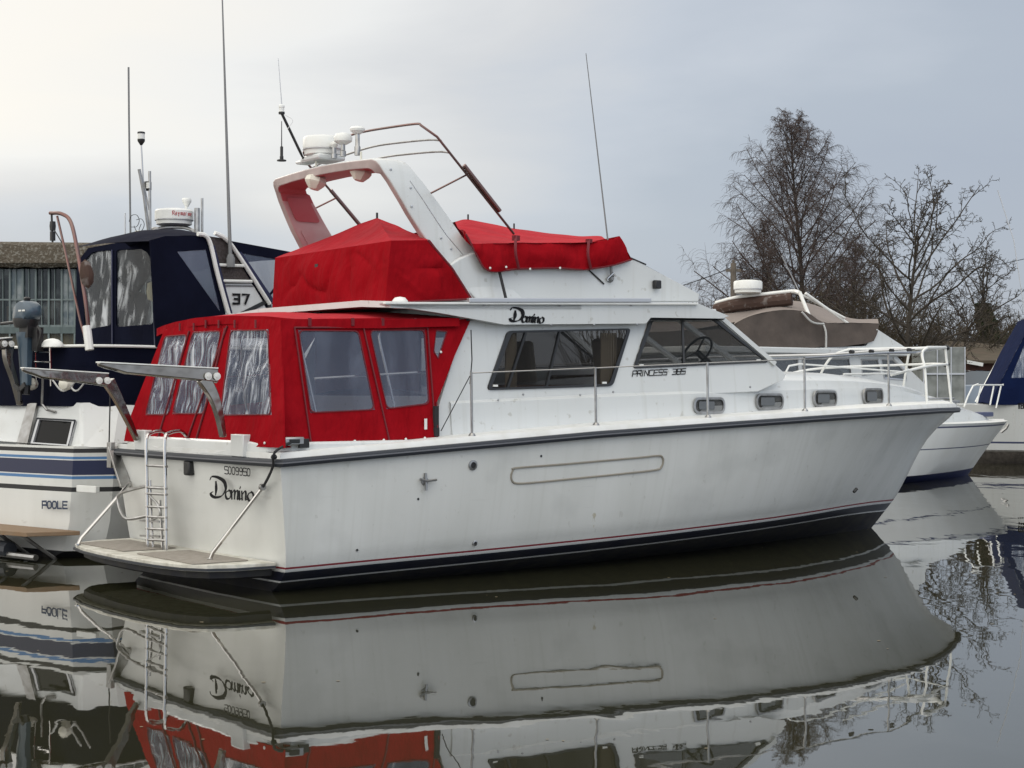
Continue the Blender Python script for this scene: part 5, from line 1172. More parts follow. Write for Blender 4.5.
pole([(184.5, 228), (186.5, 204)], .018, 'antenna_stalk', 'plastic'); mb = MB(); mb.lathe([(.02, -.07), (.055, -.01), (.058, .02), (.05, .035), (.001, .04)], ly(186.7, 201, 0), n=12); mb.obj('satellite_antenna', 'plastic', nb)
mb = MB(); mb.lathe([(.03, -.05), (.055, 0), (.05, .03), (.001, .04)], ly(139, 233.5, .3), n=12); mb.obj('satellite_antenna', 'cream', nb)
pole([(130.5, 240), (128.8, 120), (128.3, 67)], .012, 'whip_aerial', 'aerial', .4); pole([(125, 240), (125, 213)], .010, 'whip_aerial', 'alu', .5)
pole([(197, 234), (197, 208)], .035, 'aerial_pole', 'steeldull', -.3); pole([(202, 234), (202, 198)], .016, 'aerial_pole', 'steeldull', -.3)
a_, b_ = ls(227, 263) + Vector((0, -.06, 0)), ls(218.5, -8) + Vector((0, -.06, 0)); mb = MB(); mb.tube([a_, a_.lerp(b_, .3), b_], [.024, .018, .008], 7); mb.lathe([(.05, -.05), (.05, .05), (.03, .10)], a_, n=8); mb.obj('whip_aerial', 'aerial', nb)
mb = MB()
for k in range(3): c = ly(134 + k * 5, 221 + 4 * k, .1); mb.tube(spl([c + Vector((0, .1 * math.cos(a), .08 * math.sin(a))) for a in [i * 1.05 + k for i in range(6)]], 4), .004, 4)
mb.obj('aerial_cable', 'rope', nb)

# outboard motor clamped on the stern rail
ob = empty('outboard_motor', Vector((LX0, LY0, 0)), LA); tag(ob, 'small blue-grey outboard motor clamped upright to the stern rail of the navy-canopied cruiser', 'outboard motor')
def oc(u, v, x=.0): return Lf.X(u, v, x)
c = oc(27, 312); mb = MB(); rows = []
for k in range(13):
    a = math.pi * k / 12; cx_ = -math.cos(a); 
    prof = [(0.0, .0)]
q0 = [(-.165, -.10), (-.17, -.04), (-.14, .05), (-.08, .10), (.0, .125), (.08, .115), (.15, .075), (.175, .02), (.17, -.04), (.10, -.095)]
rows = []
for yy_, sc_ in ((-.11, .3), (-.10, .75), (-.06, .95), (0, 1), (.06, .95), (.10, .75), (.11, .3)): rows.append([c + Vector((yy_, -a * sc_, b__ * lerp(1, sc_, .5))) for a, b__ in q0])
mb.loft(rows, closed=True, cap=True); mb.obj('cowl', 'outboard', ob, smooth=50)
mb = MB(); mb.lathe([(.12, -.06), (.14, .0), (.14, .04)], c + Vector((0, .02, -.11)), n=14); mb.box(c + Vector((0, -.02, -.20)), (.12, .16, .16)); mb.tube([c + Vector((0, .1, -.10)), c + Vector((-.05, .42, -.12))], .018, 7); mb.lathe([(.03, 0), (.04, .03), (.02, .045)], c + Vector((0, 0, .12)), n=8); mb.obj('engine_pan', 'black', ob, split=True)
mb = MB(); p0, p1 = c + Vector((0, .03, -.22)), c + Vector((0, .02, -.80)); rows = []
for t_, wx_, wy_ in ((0, .09, .13), (.3, .07, .10), (.6, .06, .085), (1, .05, .08)): p = p0.lerp(p1, t_); rows.append([p + Vector((sx * wx_ / 1, sy * wy_ / 1.2, 0)) for sx, sy in ((-1, -.5), (-.5, -1), (.5, -1), (1, -.5), (1, .5), (.5, 1), (-.5, 1), (-1, .5))])
mb.loft(rows, closed=True, cap=True); mb.obj('leg', 'outboard', ob, smooth=40)
mb = MB(); mb.tube([p1, p1 + Vector((-.01, 0, -.1))], .05, 8); [mb.bar(p1 + Vector((-.08, 0, -.05)), p1 + Vector((-.08, .12 * math.cos(a), -.05 + .12 * math.sin(a))), .02, .05) for a in (0.5, 2.6, 4.7)]; mb.obj('propeller', 'black', ob)
mb = MB(); mb.box(c + Vector((.04, -.14, -.30)), (.08, .1, .26)); mb.tube(spl([c + Vector((0, -.2, -.16)), c + Vector((0, -.26, -.24)), c + Vector((0, -.2, -.38))], 4), .014, 5); mb.obj('clamp_bracket', 'black', ob, split=True)
mb = MB()
for dy in (-.10, -.03): mb.box(c + Vector((-.112, dy, .01)), (.004, .05, .018))
mb.obj('cowl_decal', 'plastic', ob, smooth=0, split=True)

# ---------------------------------------------------------------- cruiser with the taupe covers
RA = R(38); RX0, RY0 = 2.03, 29.1
Rf = Frame(RX0, RY0, RA)
rb = empty('motor_cruiser', (RX0, RY0, 0), RA)
tag(rb, 'white cruiser with taupe brown canvas covers moored behind the Domino boat', 'motor boat')
lv = [(-.4, 0), (0, 3), (.15, 3), (.40, 0), (.645, 0), (.665, 2), (.93, 0), (1.06, 0), (1.09, 2), (1.14, 1)]
M['hull2'] = mat('white_hull_paint', (.72, .73, .71), .35, var=.4, vscale=2, vcol=(.58, .57, .52), stretch=(1, 1, .4), detail=6)
M['bluestripe'] = mat('dark_slate_stripe', (.05, .06, .12), .4)
M['bluebot'] = mat('navy_antifouling', (.014, .02, .09), .5, var=.6, vscale=6, vcol=(.03, .04, .08))
simple_hull('hull', rb, 11.0, 1.75, lv, ['hull2', 'gel', 'bluestripe', 'bluebot'], rise=.0, rake=1.15)
mb = MB(); rows = []
for i in range(25):
    x = lerp(3.0, 10.4, i / 24); wv = interp(x, [3, 6, 7.5, 9, 10, 10.4], [1.45, 1.40, 1.15, .7, .3, .05]); z1 = interp(x, [3, 6.4, 7.2, 8.6, 9.6, 10.4], [1.75, 1.75, 1.66, 1.42, 1.28, 1.17])
    rows.append([(x, -wv, 1.12), (x, -wv * .97, z1 - .05), (x, -wv * .9, z1), (x, 0, z1 + .08 * min(1, wv)), (x, wv * .9, z1), (x, wv * .97, z1 - .05), (x, wv, 1.12)])
mb.loft(rows); mb.add(rows[0], [tuple(range(7))]); mb.obj('coachroof', 'gel', rb, smooth=35)
RYs = 1.38
rs = lambda u, v, y=RYs: Rf.Y(u, v, -y)
# saloon sides with windows, roof and windscreen
for sg in (1, -1):
    fx = (lambda p: p) if sg == 1 else flip
    mb = MB(); o4 = [(700, 354), (893, 352), (906, 366), (925, 384), (925, 400), (700, 400)]; w4 = [[(730, 360), (798, 358.5), (798, 380), (730, 380)], [(802, 358.5), (849, 358.5), (851, 375), (802, 380)], [(861, 359.5), (878, 359.5), (880, 372), (862, 375)], [(881, 359.5), (893, 359.5), (906, 372), (906, 380), (884, 378)]]
    mb.plate([fx(rs(*k)) for k in o4], [[fx(rs(*k)) for k in w_] for w_ in w4], (0, sg * .03, 0)); mb.obj('cabin_side', 'gel', rb, smooth=0)
    for w_ in w4:
        mb = MB(); q4 = [fx(rs(*k)) for k in w_]; mb.tube(q4, .02, 5, closed=True); wo = mb.obj('cabin_window', 'alu', rb); mb = MB(); mb.plate([p + Vector((0, sg * .012, 0)) for p in q4], [], (0, sg * .006, 0)); mb.obj('glass', 'glassclear', wo, smooth=0)
mb = MB(); a_, b_ = rs(893, 358), rs(925, 385)
for s_ in (-1, -.3, .3, 1): mb.bar((a_.x + .25 * (1 - s_ * s_), s_ * RYs, a_.z), (b_.x + .35 * (1 - s_ * s_), s_ * RYs * .95, b_.z), .06, .05)
mb.obj('windscreen_pillar', 'gel', rb, smooth=0, split=True)
mb = MB(); mb.loft([[(a_.x + .25 * (1 - s_ * s_), s_ * RYs, a_.z) for s_ in (-1, -.5, 0, .5, 1)], [(b_.x + .35 * (1 - s_ * s_), s_ * RYs * .95, b_.z) for s_ in (-1, -.5, 0, .5, 1)]]); mb.obj('windscreen', 'glassclear', rb)
mb = MB(); r0, r1 = rs(700, 352), rs(914, 353.5)
for z0, z1 in ((0, .09),):
    pl = [(r0.x, -1.5), (r1.x - .25, -1.5), (r1.x + .2, -.9), (r1.x + .35, 0), (r1.x + .2, .9), (r1.x - .25, 1.5), (r0.x, 1.5)]; mb.plate([(x, y, r1.z - .05) for x, y in pl], [], (0, 0, .11))
mb.obj('saloon_roof', 'gel', rb, smooth=0, bevel=.02)
mb = MB()
for sg in (1, -1):
    fx = (lambda p: p) if sg == 1 else flip
    mb.plate([fx(rs(*k, 1.25)) for k in ((740, 353), (743, 349), (780, 349), (866, 346), (877, 329), (911, 351))], [], (0, sg * .06, 0))
a_, b_ = rs(877, 330, 1.25), rs(910, 351, 1.25); mb.loft([[(a_.x, -1.25, a_.z), (a_.x + .4, 0, a_.z), (a_.x, 1.25, a_.z)], [(b_.x, -1.25, b_.z), (b_.x + .35, 0, b_.z), (b_.x, 1.25, b_.z)]]); mb.obj('flybridge_coaming', 'gel', rb, smooth=0)
mb = MB(); mb.box((3.2, 0, 1.2), (5, 2.6, .1)); mb.box((2.2, 0, 1.5), (.1, 2.6, 1.5)); mb.obj('saloon_bulkhead', 'wood', rb, smooth=0, split=True)
rc_ = empty('flybridge_cover', (0, 0, 0)); rc_.parent = rb
def cover(fold, low, ridge, Yf, Yl, name1, name2, m1, m2, fr, parent):
    fo, lo, ri = [spl([fr.Y(*q, -y) for q in L__], 5) for L__, y in ((fold, Yf), (low, Yl), (ridge, 0))]; n = min(len(fo), len(lo), len(ri))
    mb = MB(); rows = [[a.lerp(b, j / 6) + Vector((0, .05 * noise.noise(a.lerp(b, j / 6) * 2.5), .01 * math.sin(i))) for j in range(7)] for i, (a, b) in enumerate(zip(fo, lo))]
    mb.loft(rows); mb.loft([[flip(p) for p in r_] for r_ in rows]); 
    for rr in (rows[0], rows[-1]): mb.loft([rr, [flip(p) for p in rr]])
    mb.obj(name1, m1, parent, smooth=50)
    mb = MB(); rows = []
    for i, (a, b) in enumerate(zip(ri, fo)):
        a = Vector((a.x, 0, a.z)); rows.append([flip(b).lerp(a, j / 6) + Vector((0, 0, -.05 * math.sin(math.pi * j / 6))) for j in range(7)] + [a.lerp(b, j / 6) + Vector((0, 0, -.05 * math.sin(math.pi * j / 6) + .02 * noise.noise(a * 2 + Vector((j, 0, 0))))) for j in range(1, 7)])
    mb.loft(rows); mb.obj(name2, m2, parent, smooth=50)
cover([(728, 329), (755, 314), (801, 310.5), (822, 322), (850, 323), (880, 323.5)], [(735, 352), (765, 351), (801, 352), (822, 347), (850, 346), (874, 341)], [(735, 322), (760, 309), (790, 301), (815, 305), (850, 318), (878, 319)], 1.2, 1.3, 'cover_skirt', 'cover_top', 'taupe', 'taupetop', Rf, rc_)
mb = MB(); mb.tube(spl([rs(823, 323, 1.22), rs(826, 333, 1.32), rs(826, 348, 1.34)], 4), .018, 5); mb.tube(spl([rs(802, 312, 1.25), rs(812, 322, 1.3), rs(824, 324, 1.3)], 4), .018, 5); mb.obj('cover_cord', 'ropewhite', rc_, split=True)
mb = MB(); a_, b_ = Rf.Y(712, 302, .9), rs(800, 293, .9)
cb = [(716, 303, .8), (735, 298, .4), (760, 295, 0), (792, 291.5, -.5), (800, 293, -.8)]
P5 = [Rf.Y(u, v, y) for u, v, y in cb]; mb.tube(spl(P5, 4), .04, 8); mb.tube([P5[-1], rs(812, 323, 1.1)], .035, 8); mb.tube([P5[-1] + Vector((.15, 0, 0)), rs(850, 325, 1.1)], .03, 8); mb.tube([P5[0], Rf.Y(742, 324, 1.1)], .035, 8); mb.tube([Rf.Y(800, 294, -.7), rs(845, 318, 1.1)], .02, 6); mb.obj('radar_arch', 'plastic', rb, split=True)
mb = MB(); mb.tube(spl([p + Vector((0, 0, -.14)) for p in P5[:-1]], 5), .13, 10); mb.obj('rolled_canopy', M.get('rolled') or 'leather', rb)
p = Rf.Y(748, 293.5, .1); radome(p, .27, .245, rb)
M['rolled'] = mat('rolled_brown_canvas', (.07, .042, .034), .85, spec=.1, var=1, vscale=9, vcol=(.24, .22, .21), detail=7, vlo=.60, vhi=.66)
M['darklet'] = mat('grey_lettering', (.05, .05, .06), .6)
mb = MB(); mb.lathe([(.04, 0), (.06, .03), (.04, .06)], Rf.Y(776, 296, -.2), n=8); mb.obj('roof_light', 'plastic', rb)
mb = MB(); mb.tube([Rf.Y(799, 291, -.6), Rf.Y(782, 256, -.6)], .012, 5); mb.obj('whip_aerial', 'alu', rb)
# its bow rail
br_ = empty('pulpit', (0, 0, 0)); br_.parent = rb
Z1 = 1.16
mb = MB()
for pts in ([(964, 407, .95), (968, 396, .95), (973, 386, .9), (978, 384, .85)], [(977, 403, .6), (981, 386, .6)], [(990, 405, .35), (994, 385, .35)], [(996, 408, .15), (1001, 386, .15)]):
    mb.tube([Rf.Y(u, v, -y) for u, v, y in pts], .017, 7)
mb.tube([Rf.Y(975, 385, -.85), Rf.Y(1003, 385, -.15), Rf.Y(1003, 384.5, .15)], .017, 7); mb.obj('pulpit_tube', 'plastic', br_, split=True)
mb = MB(); mb.box((9.9, -.2, 1.28), (.5, .3, .10)); mb.obj('anchor_locker_hatch', 'bluestripe', rb, bevel=.02)

# ---------------------------------------------------------------- boat with the blue canopy at the right edge
QX, QY = 17.2, 40.8
Qf = Frame(QX, QY, math.pi)
qb = empty('motor_cruiser', (QX, QY, 0), math.pi)
tag(qb, 'white cruiser with royal blue canopy cut off by the right edge of the photo', 'motor boat')
lv = [(-.3, 0), (0, 2), (.30, 2), (.34, 3), (.50, 0), (.545, 1), (.95, 0), (1.38, 0), (1.44, 0)]
simple_hull('hull', qb, 7.0, 1.3, lv, ['gel', 'bluestripe', 'piling', 'steeldull'], rise=.0, rake=.6, flare=.9)
qs = lambda u, v, y=1.15: Qf.Y(u, v, y)
for sg in (1, -1):
    fx = (lambda p: p) if sg == 1 else (lambda p: Vector((p.x, p.y - 1.25, p.z)))
    mb = MB(); o5 = [(1042, 318), (1034, 320), (1016, 352), (998, 388), (990, 405), (1080, 405), (1080, 318)]; w5 = [[(1038, 333), (1029, 334), (1011, 378), (1038, 377)], [(1044, 333), (1068, 333), (1068, 378), (1044, 378)]]
    mb.plate([fx(qs(*k)) for k in o5], [[fx(qs(*k)) for k in w_] for w_ in w5], (0, -sg * .02, 0)); mb.obj('canopy_side', 'bluecan', qb, smooth=0)
    mb = MB()
    for w_ in w5: mb.plate([fx(qs(*k)) + Vector((0, -sg * .01, 0)) for k in w_], [], (0, -sg * .006, 0))
    mb.obj('window', 'vinylaft', qb, smooth=0, split=True)
mb = MB(); pr5 = [(1080, 317), (1042, 317), (1034, 319), (1016, 351), (998, 387), (990, 404)]
mb.loft([[qs(*k), qs(*k) + Vector((0, -.62, .04)), qs(*k) + Vector((0, -1.25, 0))] for k in pr5]); mb.obj('canopy_top', 'bluecan', qb, smooth=40)
mb = MB(); mb.tube([qs(976, 402, -.1), qs(1002, 353, -.1)], .035, 6); mb.obj('windscreen_edge', 'plastic', qb)
mb = MB(); write(mb, '18', SQ, 1.0, qs(1018, 408.5, 1.36), (qs(1024, 408.5, 1.36) - qs(1018, 408.5, 1.36)) / 2, Vector((0, 0, .13)), (0, 1, 0), .03, smooth=False); mb.obj('lettering', 'ink', qb, smooth=0)
mb = MB(); mb.tube([qs(1026, 320, .6), qs(1014, 240, .6), qs(998, 190, .6)], .012, 5); mb.obj('whip_aerial', 'alu', qb)
mb = MB(); mb.tube([qs(1001, 432, 1.36), qs(1006, 428, 1.4), qs(1008, 424, 1.4)], .04, 6); mb.obj('anchor', 'steeldull', qb)
mb = MB()
for u in (1014, 1020, 1028): mb.tube([qs(u, 412, 1.36), qs(u, 428, 1.37)], .008, 4)
mb.obj('fender_line', 'ropewhite', qb, split=True)

# ================================================================== THE BANK: car, hut, panel, pole, shed
def wp(u, v, d): return Vector(((u - 512) / FPX * d, d, CAMH + (HOR - v) / FPX * d))
# parked car, side on
cb_ = wp(966, 412, 52); g0 = 1.0
car = empty('parked_car', (cb_.x, 52, g0 - .05), R(180)); tag(car, 'grey-blue car parked on the bank behind the bow rails', 'car')
M['carpaint'] = mat('grey_blue_car_paint', (.26, .31, .38), .25, coat=.8); M['carglass'] = mat('car_glass', (.05, .07, .09), .05, spec=.8); M['tyre'] = mat('tyre', (.02, .02, .02), .8)
prof = [(-2.0, .35), (-2.05, .7), (-1.95, .95), (-1.1, 1.02), (-1.0, .35)]
mb = MB(); body = [(-2.05, .32), (-2.08, .72), (-1.98, .90), (-1.15, 1.0), (-.1, 1.02), (1.7, .98), (1.95, .85), (2.02, .60), (2.0, .32)]
rows = [[(x, y * .84, z) for x, z in body] for y in ()]
for y, s_ in ((-.84, .97), (-.80, 1), (.80, 1), (.84, .97)): rows.append([(x * s_, y, z * (1 if s_ == 1 else .98) + (0 if s_ == 1 else .01)) for x, z in body])
mb.loft(rows, closed=True, cap=True); mb.obj('body', 'carpaint', car, smooth=30, bevel=.03)
roof = [(-1.75, .98), (-1.35, 1.32), (-.9, 1.44), (0, 1.46), (.45, 1.36), (1.15, 1.0)]
mb = MB(); mb.loft([[(x, y * (1 - .16 * (z - .98) / .48), z) for x, z in roof] for y in (-.76, -.6, 0, .6, .76)]); mb.obj('roof', 'carpaint', car, smooth=40)
for sg in (-1, 1):
    mb = MB(); mb.plate([(x * .96, sg * .77 * (1 - .16 * (z - .98) / .48), z - .02) for x, z in roof], [], (0, -sg * .02, 0)); mb.obj('side_window', 'carglass', car, smooth=0)
    for x in (-1.3, 1.25):
        mb = MB(); mb.lathe([(.31, -.09), (.33, 0), (.31, .09)], (x, sg * .76, .32), (0, 1, 0), 18); wh = mb.obj('wheel', 'tyre', car); mb = MB(); mb.lathe([(.2, -.10), (.2, .10)], (x, sg * .76, .32), (0, 1, 0), 12); mb.obj('rim', 'alu', wh)
mb = MB(); mb.box((-.55, -.93, .95), (.12, .14, .12)); mb.box((-.55, .93, .95), (.12, .14, .12)); mb.obj('door_mirror', 'plastic', car, split=True)
# bungalow with a brown roof
M['rooft'] = mat('brown_tile_roof', (.085, .062, .042), .9, var=.7, vscale=2, vcol=(.05, .045, .025), bump=.6, bscale=5); M['brick'] = mat('dark_red_brick', (.10, .045, .035), .9, var=.7, vscale=4, vcol=(.05, .03, .025))
hb = wp(990, 390, 57); hx = hb.x; hut = empty('bungalow', (hx, 57, 1.0)); tag(hut, 'low brown-roofed building on the bank beyond the parked car', 'house')
ze = CAMH + (HOR - 362) / FPX * 57 - 1.0; zrd = CAMH + (HOR - 343) / FPX * 60 - 1.0
mb = MB(); mb.box((.6, 3, ze / 2), (2.6, 5.6, ze)); mb.obj('wall', 'brick', hut, smooth=0)
mb = MB(); rp = [((-.9, -.3, ze - .05), (2.1, -.3, ze - .05), (2.0, 3, zrd - .2), (-.95, 3, zrd)), ((-.9, 6.3, ze - .1), (2.1, 6.3, ze - .1), (2.0, 3, zrd - .2), (-.95, 3, zrd))]
for q in rp: mb.plate(q, [], (0, 0, .10))
mb.obj('roof', 'rooft', hut, smooth=0)
mb = MB(); mb.bar((-.9, -.38, ze - .0), (-.35, -.38, ze - .10), .05, .12); mb.obj('fascia', 'plastic', hut, smooth=0)
for k, x in enumerate((-.1, 1.1)): mb = MB(); mb.box((x, .18, ze - .75), (.7, .06, .7)); wo = mb.obj('window', 'carglass', hut, smooth=0)
# pale weathered panel (side of a box trailer)
M['palepanel'] = mat('weathered_pale_panel', (.24, .255, .25), .8, var=.8, vscale=3, vcol=(.11, .12, .115), detail=8)
pb2 = wp(944, 366, 50.5); tr = empty('box_trailer', (pb2.x, 50.5, .95)); tag(tr, 'pale weathered box trailer standing behind the white bow rails', 'trailer')
zt_ = CAMH + (HOR - 347) / FPX * 50.5 - .95
mb = MB(); mb.box((0, .7, zt_ / 2 + .2), (1.3, 1.4, zt_ - .4)); mb.obj('body', 'palepanel', tr, smooth=0, bevel=.02)
mb = MB()
for k in (-.66, -.22, .22, .66): mb.box((k * .96, -.02, zt_ / 2 + .2), (.03, .04, zt_ - .4))
mb.box((0, -.03, zt_ * .62), (1.3, .04, .05)); mb.obj('frame', 'alu', tr, smooth=0, split=True)
for sg in (-1, 1): mb = MB(); mb.lathe([(.28, -.08), (.3, 0), (.28, .08)], (sg * .6, .7, .3), (1, 0, 0), 14); mb.obj('wheel', 'tyre', tr)
# utility pole and wires
M['polewood'] = mat('weathered_pole_wood', (.13, .11, .09), .9, var=.6, vscale=6)
ph = wp(733.5, 263, 56); up_ = empty('utility_pole', (ph.x, 56, .9)); tag(up_, 'wooden utility pole rising behind the radar of the taupe-covered cruiser', 'utility pole')
mb = MB(); mb.tube([(0, 0, -.3), (0, 0, ph.z - .9)], [.14, .10], 10); mb.obj('pole', 'polewood', up_)
mb = MB(); mb.box((0, 0, ph.z - 1.15), (.5, .09, .09)); mb.lathe([(.04, 0), (.05, .05), (.03, .10)], (0, 0, ph.z - .9), n=8); mb.obj('insulator', 'polewood', up_, split=True)
def sagwire(a, b, sag, r=.016):
    pts = [a.lerp(b, i / 16) + Vector((0, 0, -sag * 4 * (i / 16) * (1 - i / 16))) for i in range(17)]; mb = MB(); mb.tube(pts, r, 4); return mb
o = sagwire(wp(560, 300, 62), wp(733.5, 266.5, 56), .4).obj('overhead_wire', 'rope', smooth=40); tag(o, 'overhead cable running left from the utility pole, vanishing behind the flybridge', 'cable')
o = sagwire(wp(733.5, 266.5, 56), wp(1090, 240, 58), .8).obj('overhead_wire', 'rope', smooth=40); tag(o, 'overhead cable running right from the utility pole through the bare trees', 'cable')

# boat shed at the left
M['shedroof'] = mat('mossy_weathered_roof_edge', (.085, .072, .055), .95, spec=.1, var=1, vscale=14, vcol=(.20, .19, .165), detail=9, vlo=.5, vhi=.68, bump=1, bscale=18, bdist=.05)
M['shedframe'] = mat('grey_green_window_frame', (.15, .18, .18), .7, var=.7, vscale=2, vcol=(.09, .12, .12), stretch=(3, 1, .4))
M['shedwall'] = mat('grey_green_boards', (.10, .13, .13), .8, var=.7, vscale=2, vcol=(.06, .08, .08), stretch=(4, 1, .5))
M['shedglass'] = mat('mottled_reflection_glass', (.04, .055, .06), .12, alpha=.86, var=1, vscale=1.1, vcol=(.22, .25, .26), detail=6, vlo=.48, vhi=.62, stretch=(1, 1, 1.6))  # pale mottle paints mixed reflections into the pane colour
M['shedglass2'] = mat('dark_reflection_glass', (.018, .025, .028), .1, alpha=.62, var=1, vscale=1.7, vcol=(.10, .12, .12), vlo=.5, vhi=.6)  # darker panes of the same painted reflections
M['shedclear'] = mat('grimy_clear_glass', (.03, .035, .035), .1, alpha=.35)
M['shedglass3'] = mat('pale_reflection_glass', (.10, .135, .15), .2, alpha=.92, var=1, vscale=2.2, vcol=(.26, .29, .29), vlo=.45, vhi=.6)  # pale blue panes, reflection painted into the glass colour
M['curtain'] = mat('yellowed_curtain', (.26, .22, .13), .9, var=.8, vscale=1.6, vcol=(.12, .11, .08), stretch=(4, 1, .3))
SD = 47.6
shx0, shx1 = wp(-120, 0, SD).x, wp(165, 0, SD).x; zz = lambda v: CAMH + (HOR - v) / FPX * SD
shed = empty('boat_shed', ((shx0 + shx1) / 2, SD, .85)); tag(shed, 'long old shed with mossy roof edge and many-paned windows behind the navy canopy', 'shed')
W_ = (shx1 - shx0); hw = W_ / 2; zb = .85
mb = MB(); rows = []
for i in range(61):
    x = -hw - .3 + (W_ + .6) * i / 60; j_ = .03 * noise.noise(Vector((x * 3, 0, 0))); ds = (i / 60) * .0
    zl = zz(268) - zb; zh = zz(240.5) - zb - .10 * i / 60
    rows.append([(x, -.25 + j_, zl + j_ * 1.2), (x, -.38 + j_ * 2, zl + .12), (x, -.32 + j_, (zl + zh) / 2), (x, -.22, zh - .08 + j_), (x, .1, zh + .02), (x, 5, zh + .35), (x, 10, zh - .1)])
mb.loft(rows); mb.obj('roof', 'shedroof', shed, smooth=40)
mb = MB()
z1, z2, z3, z4 = zz(269) - zb, zz(327) - zb, zz(333.5) - zb, zz(352) - zb
mb.box((0, .0, (z2 + z3) / 2), (W_, .14, z2 - z3)); mb.box((0, 0, (z4 - .0) / 2 - .1), (W_, .12, z4 + .2)); z9 = z1 + .75; mb.box((0, 9.8, z9 / 2), (W_, .1, z9)); mb.box((-hw, 5, z9 / 2), (.1, 9.6, z9)); mb.box((hw, 5, z9 / 2), (.1, 9.6, z9)); mb.box((0, 5, .02), (W_, 9.6, .05))
mb.obj('wall', 'shedwall', shed, smooth=0)
npan = 22; step = W_ / npan
for i in range(npan):
    x0 = -hw + i * step; x1 = x0 + step
    for (za, zb2) in ((z2 + .0, z1), (z4, z3)):
        mb = MB(); wd = .05
        mb.box(((x0 + .02), -.03, (za + zb2) / 2), (wd, .07, zb2 - za)); 
        if za == z2: mb.box(((x0 + x1) / 2, -.02, lerp(za, zb2, .47)), (step, .05, .045)); mb.box(((x0 + x1) / 2, -.02, za + .03), (step, .06, .06)); mb.box(((x0 + x1) / 2, -.015, (za + zb2) / 2), (.022, .03, zb2 - za))
        wo = mb.obj('window', 'shedframe', shed, smooth=0)
        mb = MB(); mb.add([(x0, .02 + .01 * random.random(), za), (x1, .02, za), (x1, .02, zb2), (x0, .02 + .01 * random.random(), zb2)], [(0, 1, 2, 3)]); mb.obj('pane', (random.choice(['shedglass', 'shedglass2', 'shedglass2', 'shedglass3']) if za == z2 else 'shedclear'), wo, smooth=0)
mb = MB()
for i in range(26):
    if i % 9 == 0: mb = MB()
    x = -hw + W_ * (i + random.random()) / 26; h_ = .25 + random.random() * .7; mb.box((x, .35 + random.random() * .8, z2 + h_ / 2), (.2 + random.random() * .45, .3, h_))
    if i % 9 == 8 or i == 25: mb.obj('stored_goods', ['cream', 'teakwarm', 'rubwhite'][i // 9], shed, smooth=0, split=True)
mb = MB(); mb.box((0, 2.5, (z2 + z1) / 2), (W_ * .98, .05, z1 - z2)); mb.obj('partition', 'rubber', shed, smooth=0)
mb = MB(); mb.patch((-hw, .12, z4), (hw, .12, z4), (hw, .12, z3), (-hw, .12, z3), 120, 2, amp=.06, fr=4); mb.obj('curtain', 'curtain', shed)

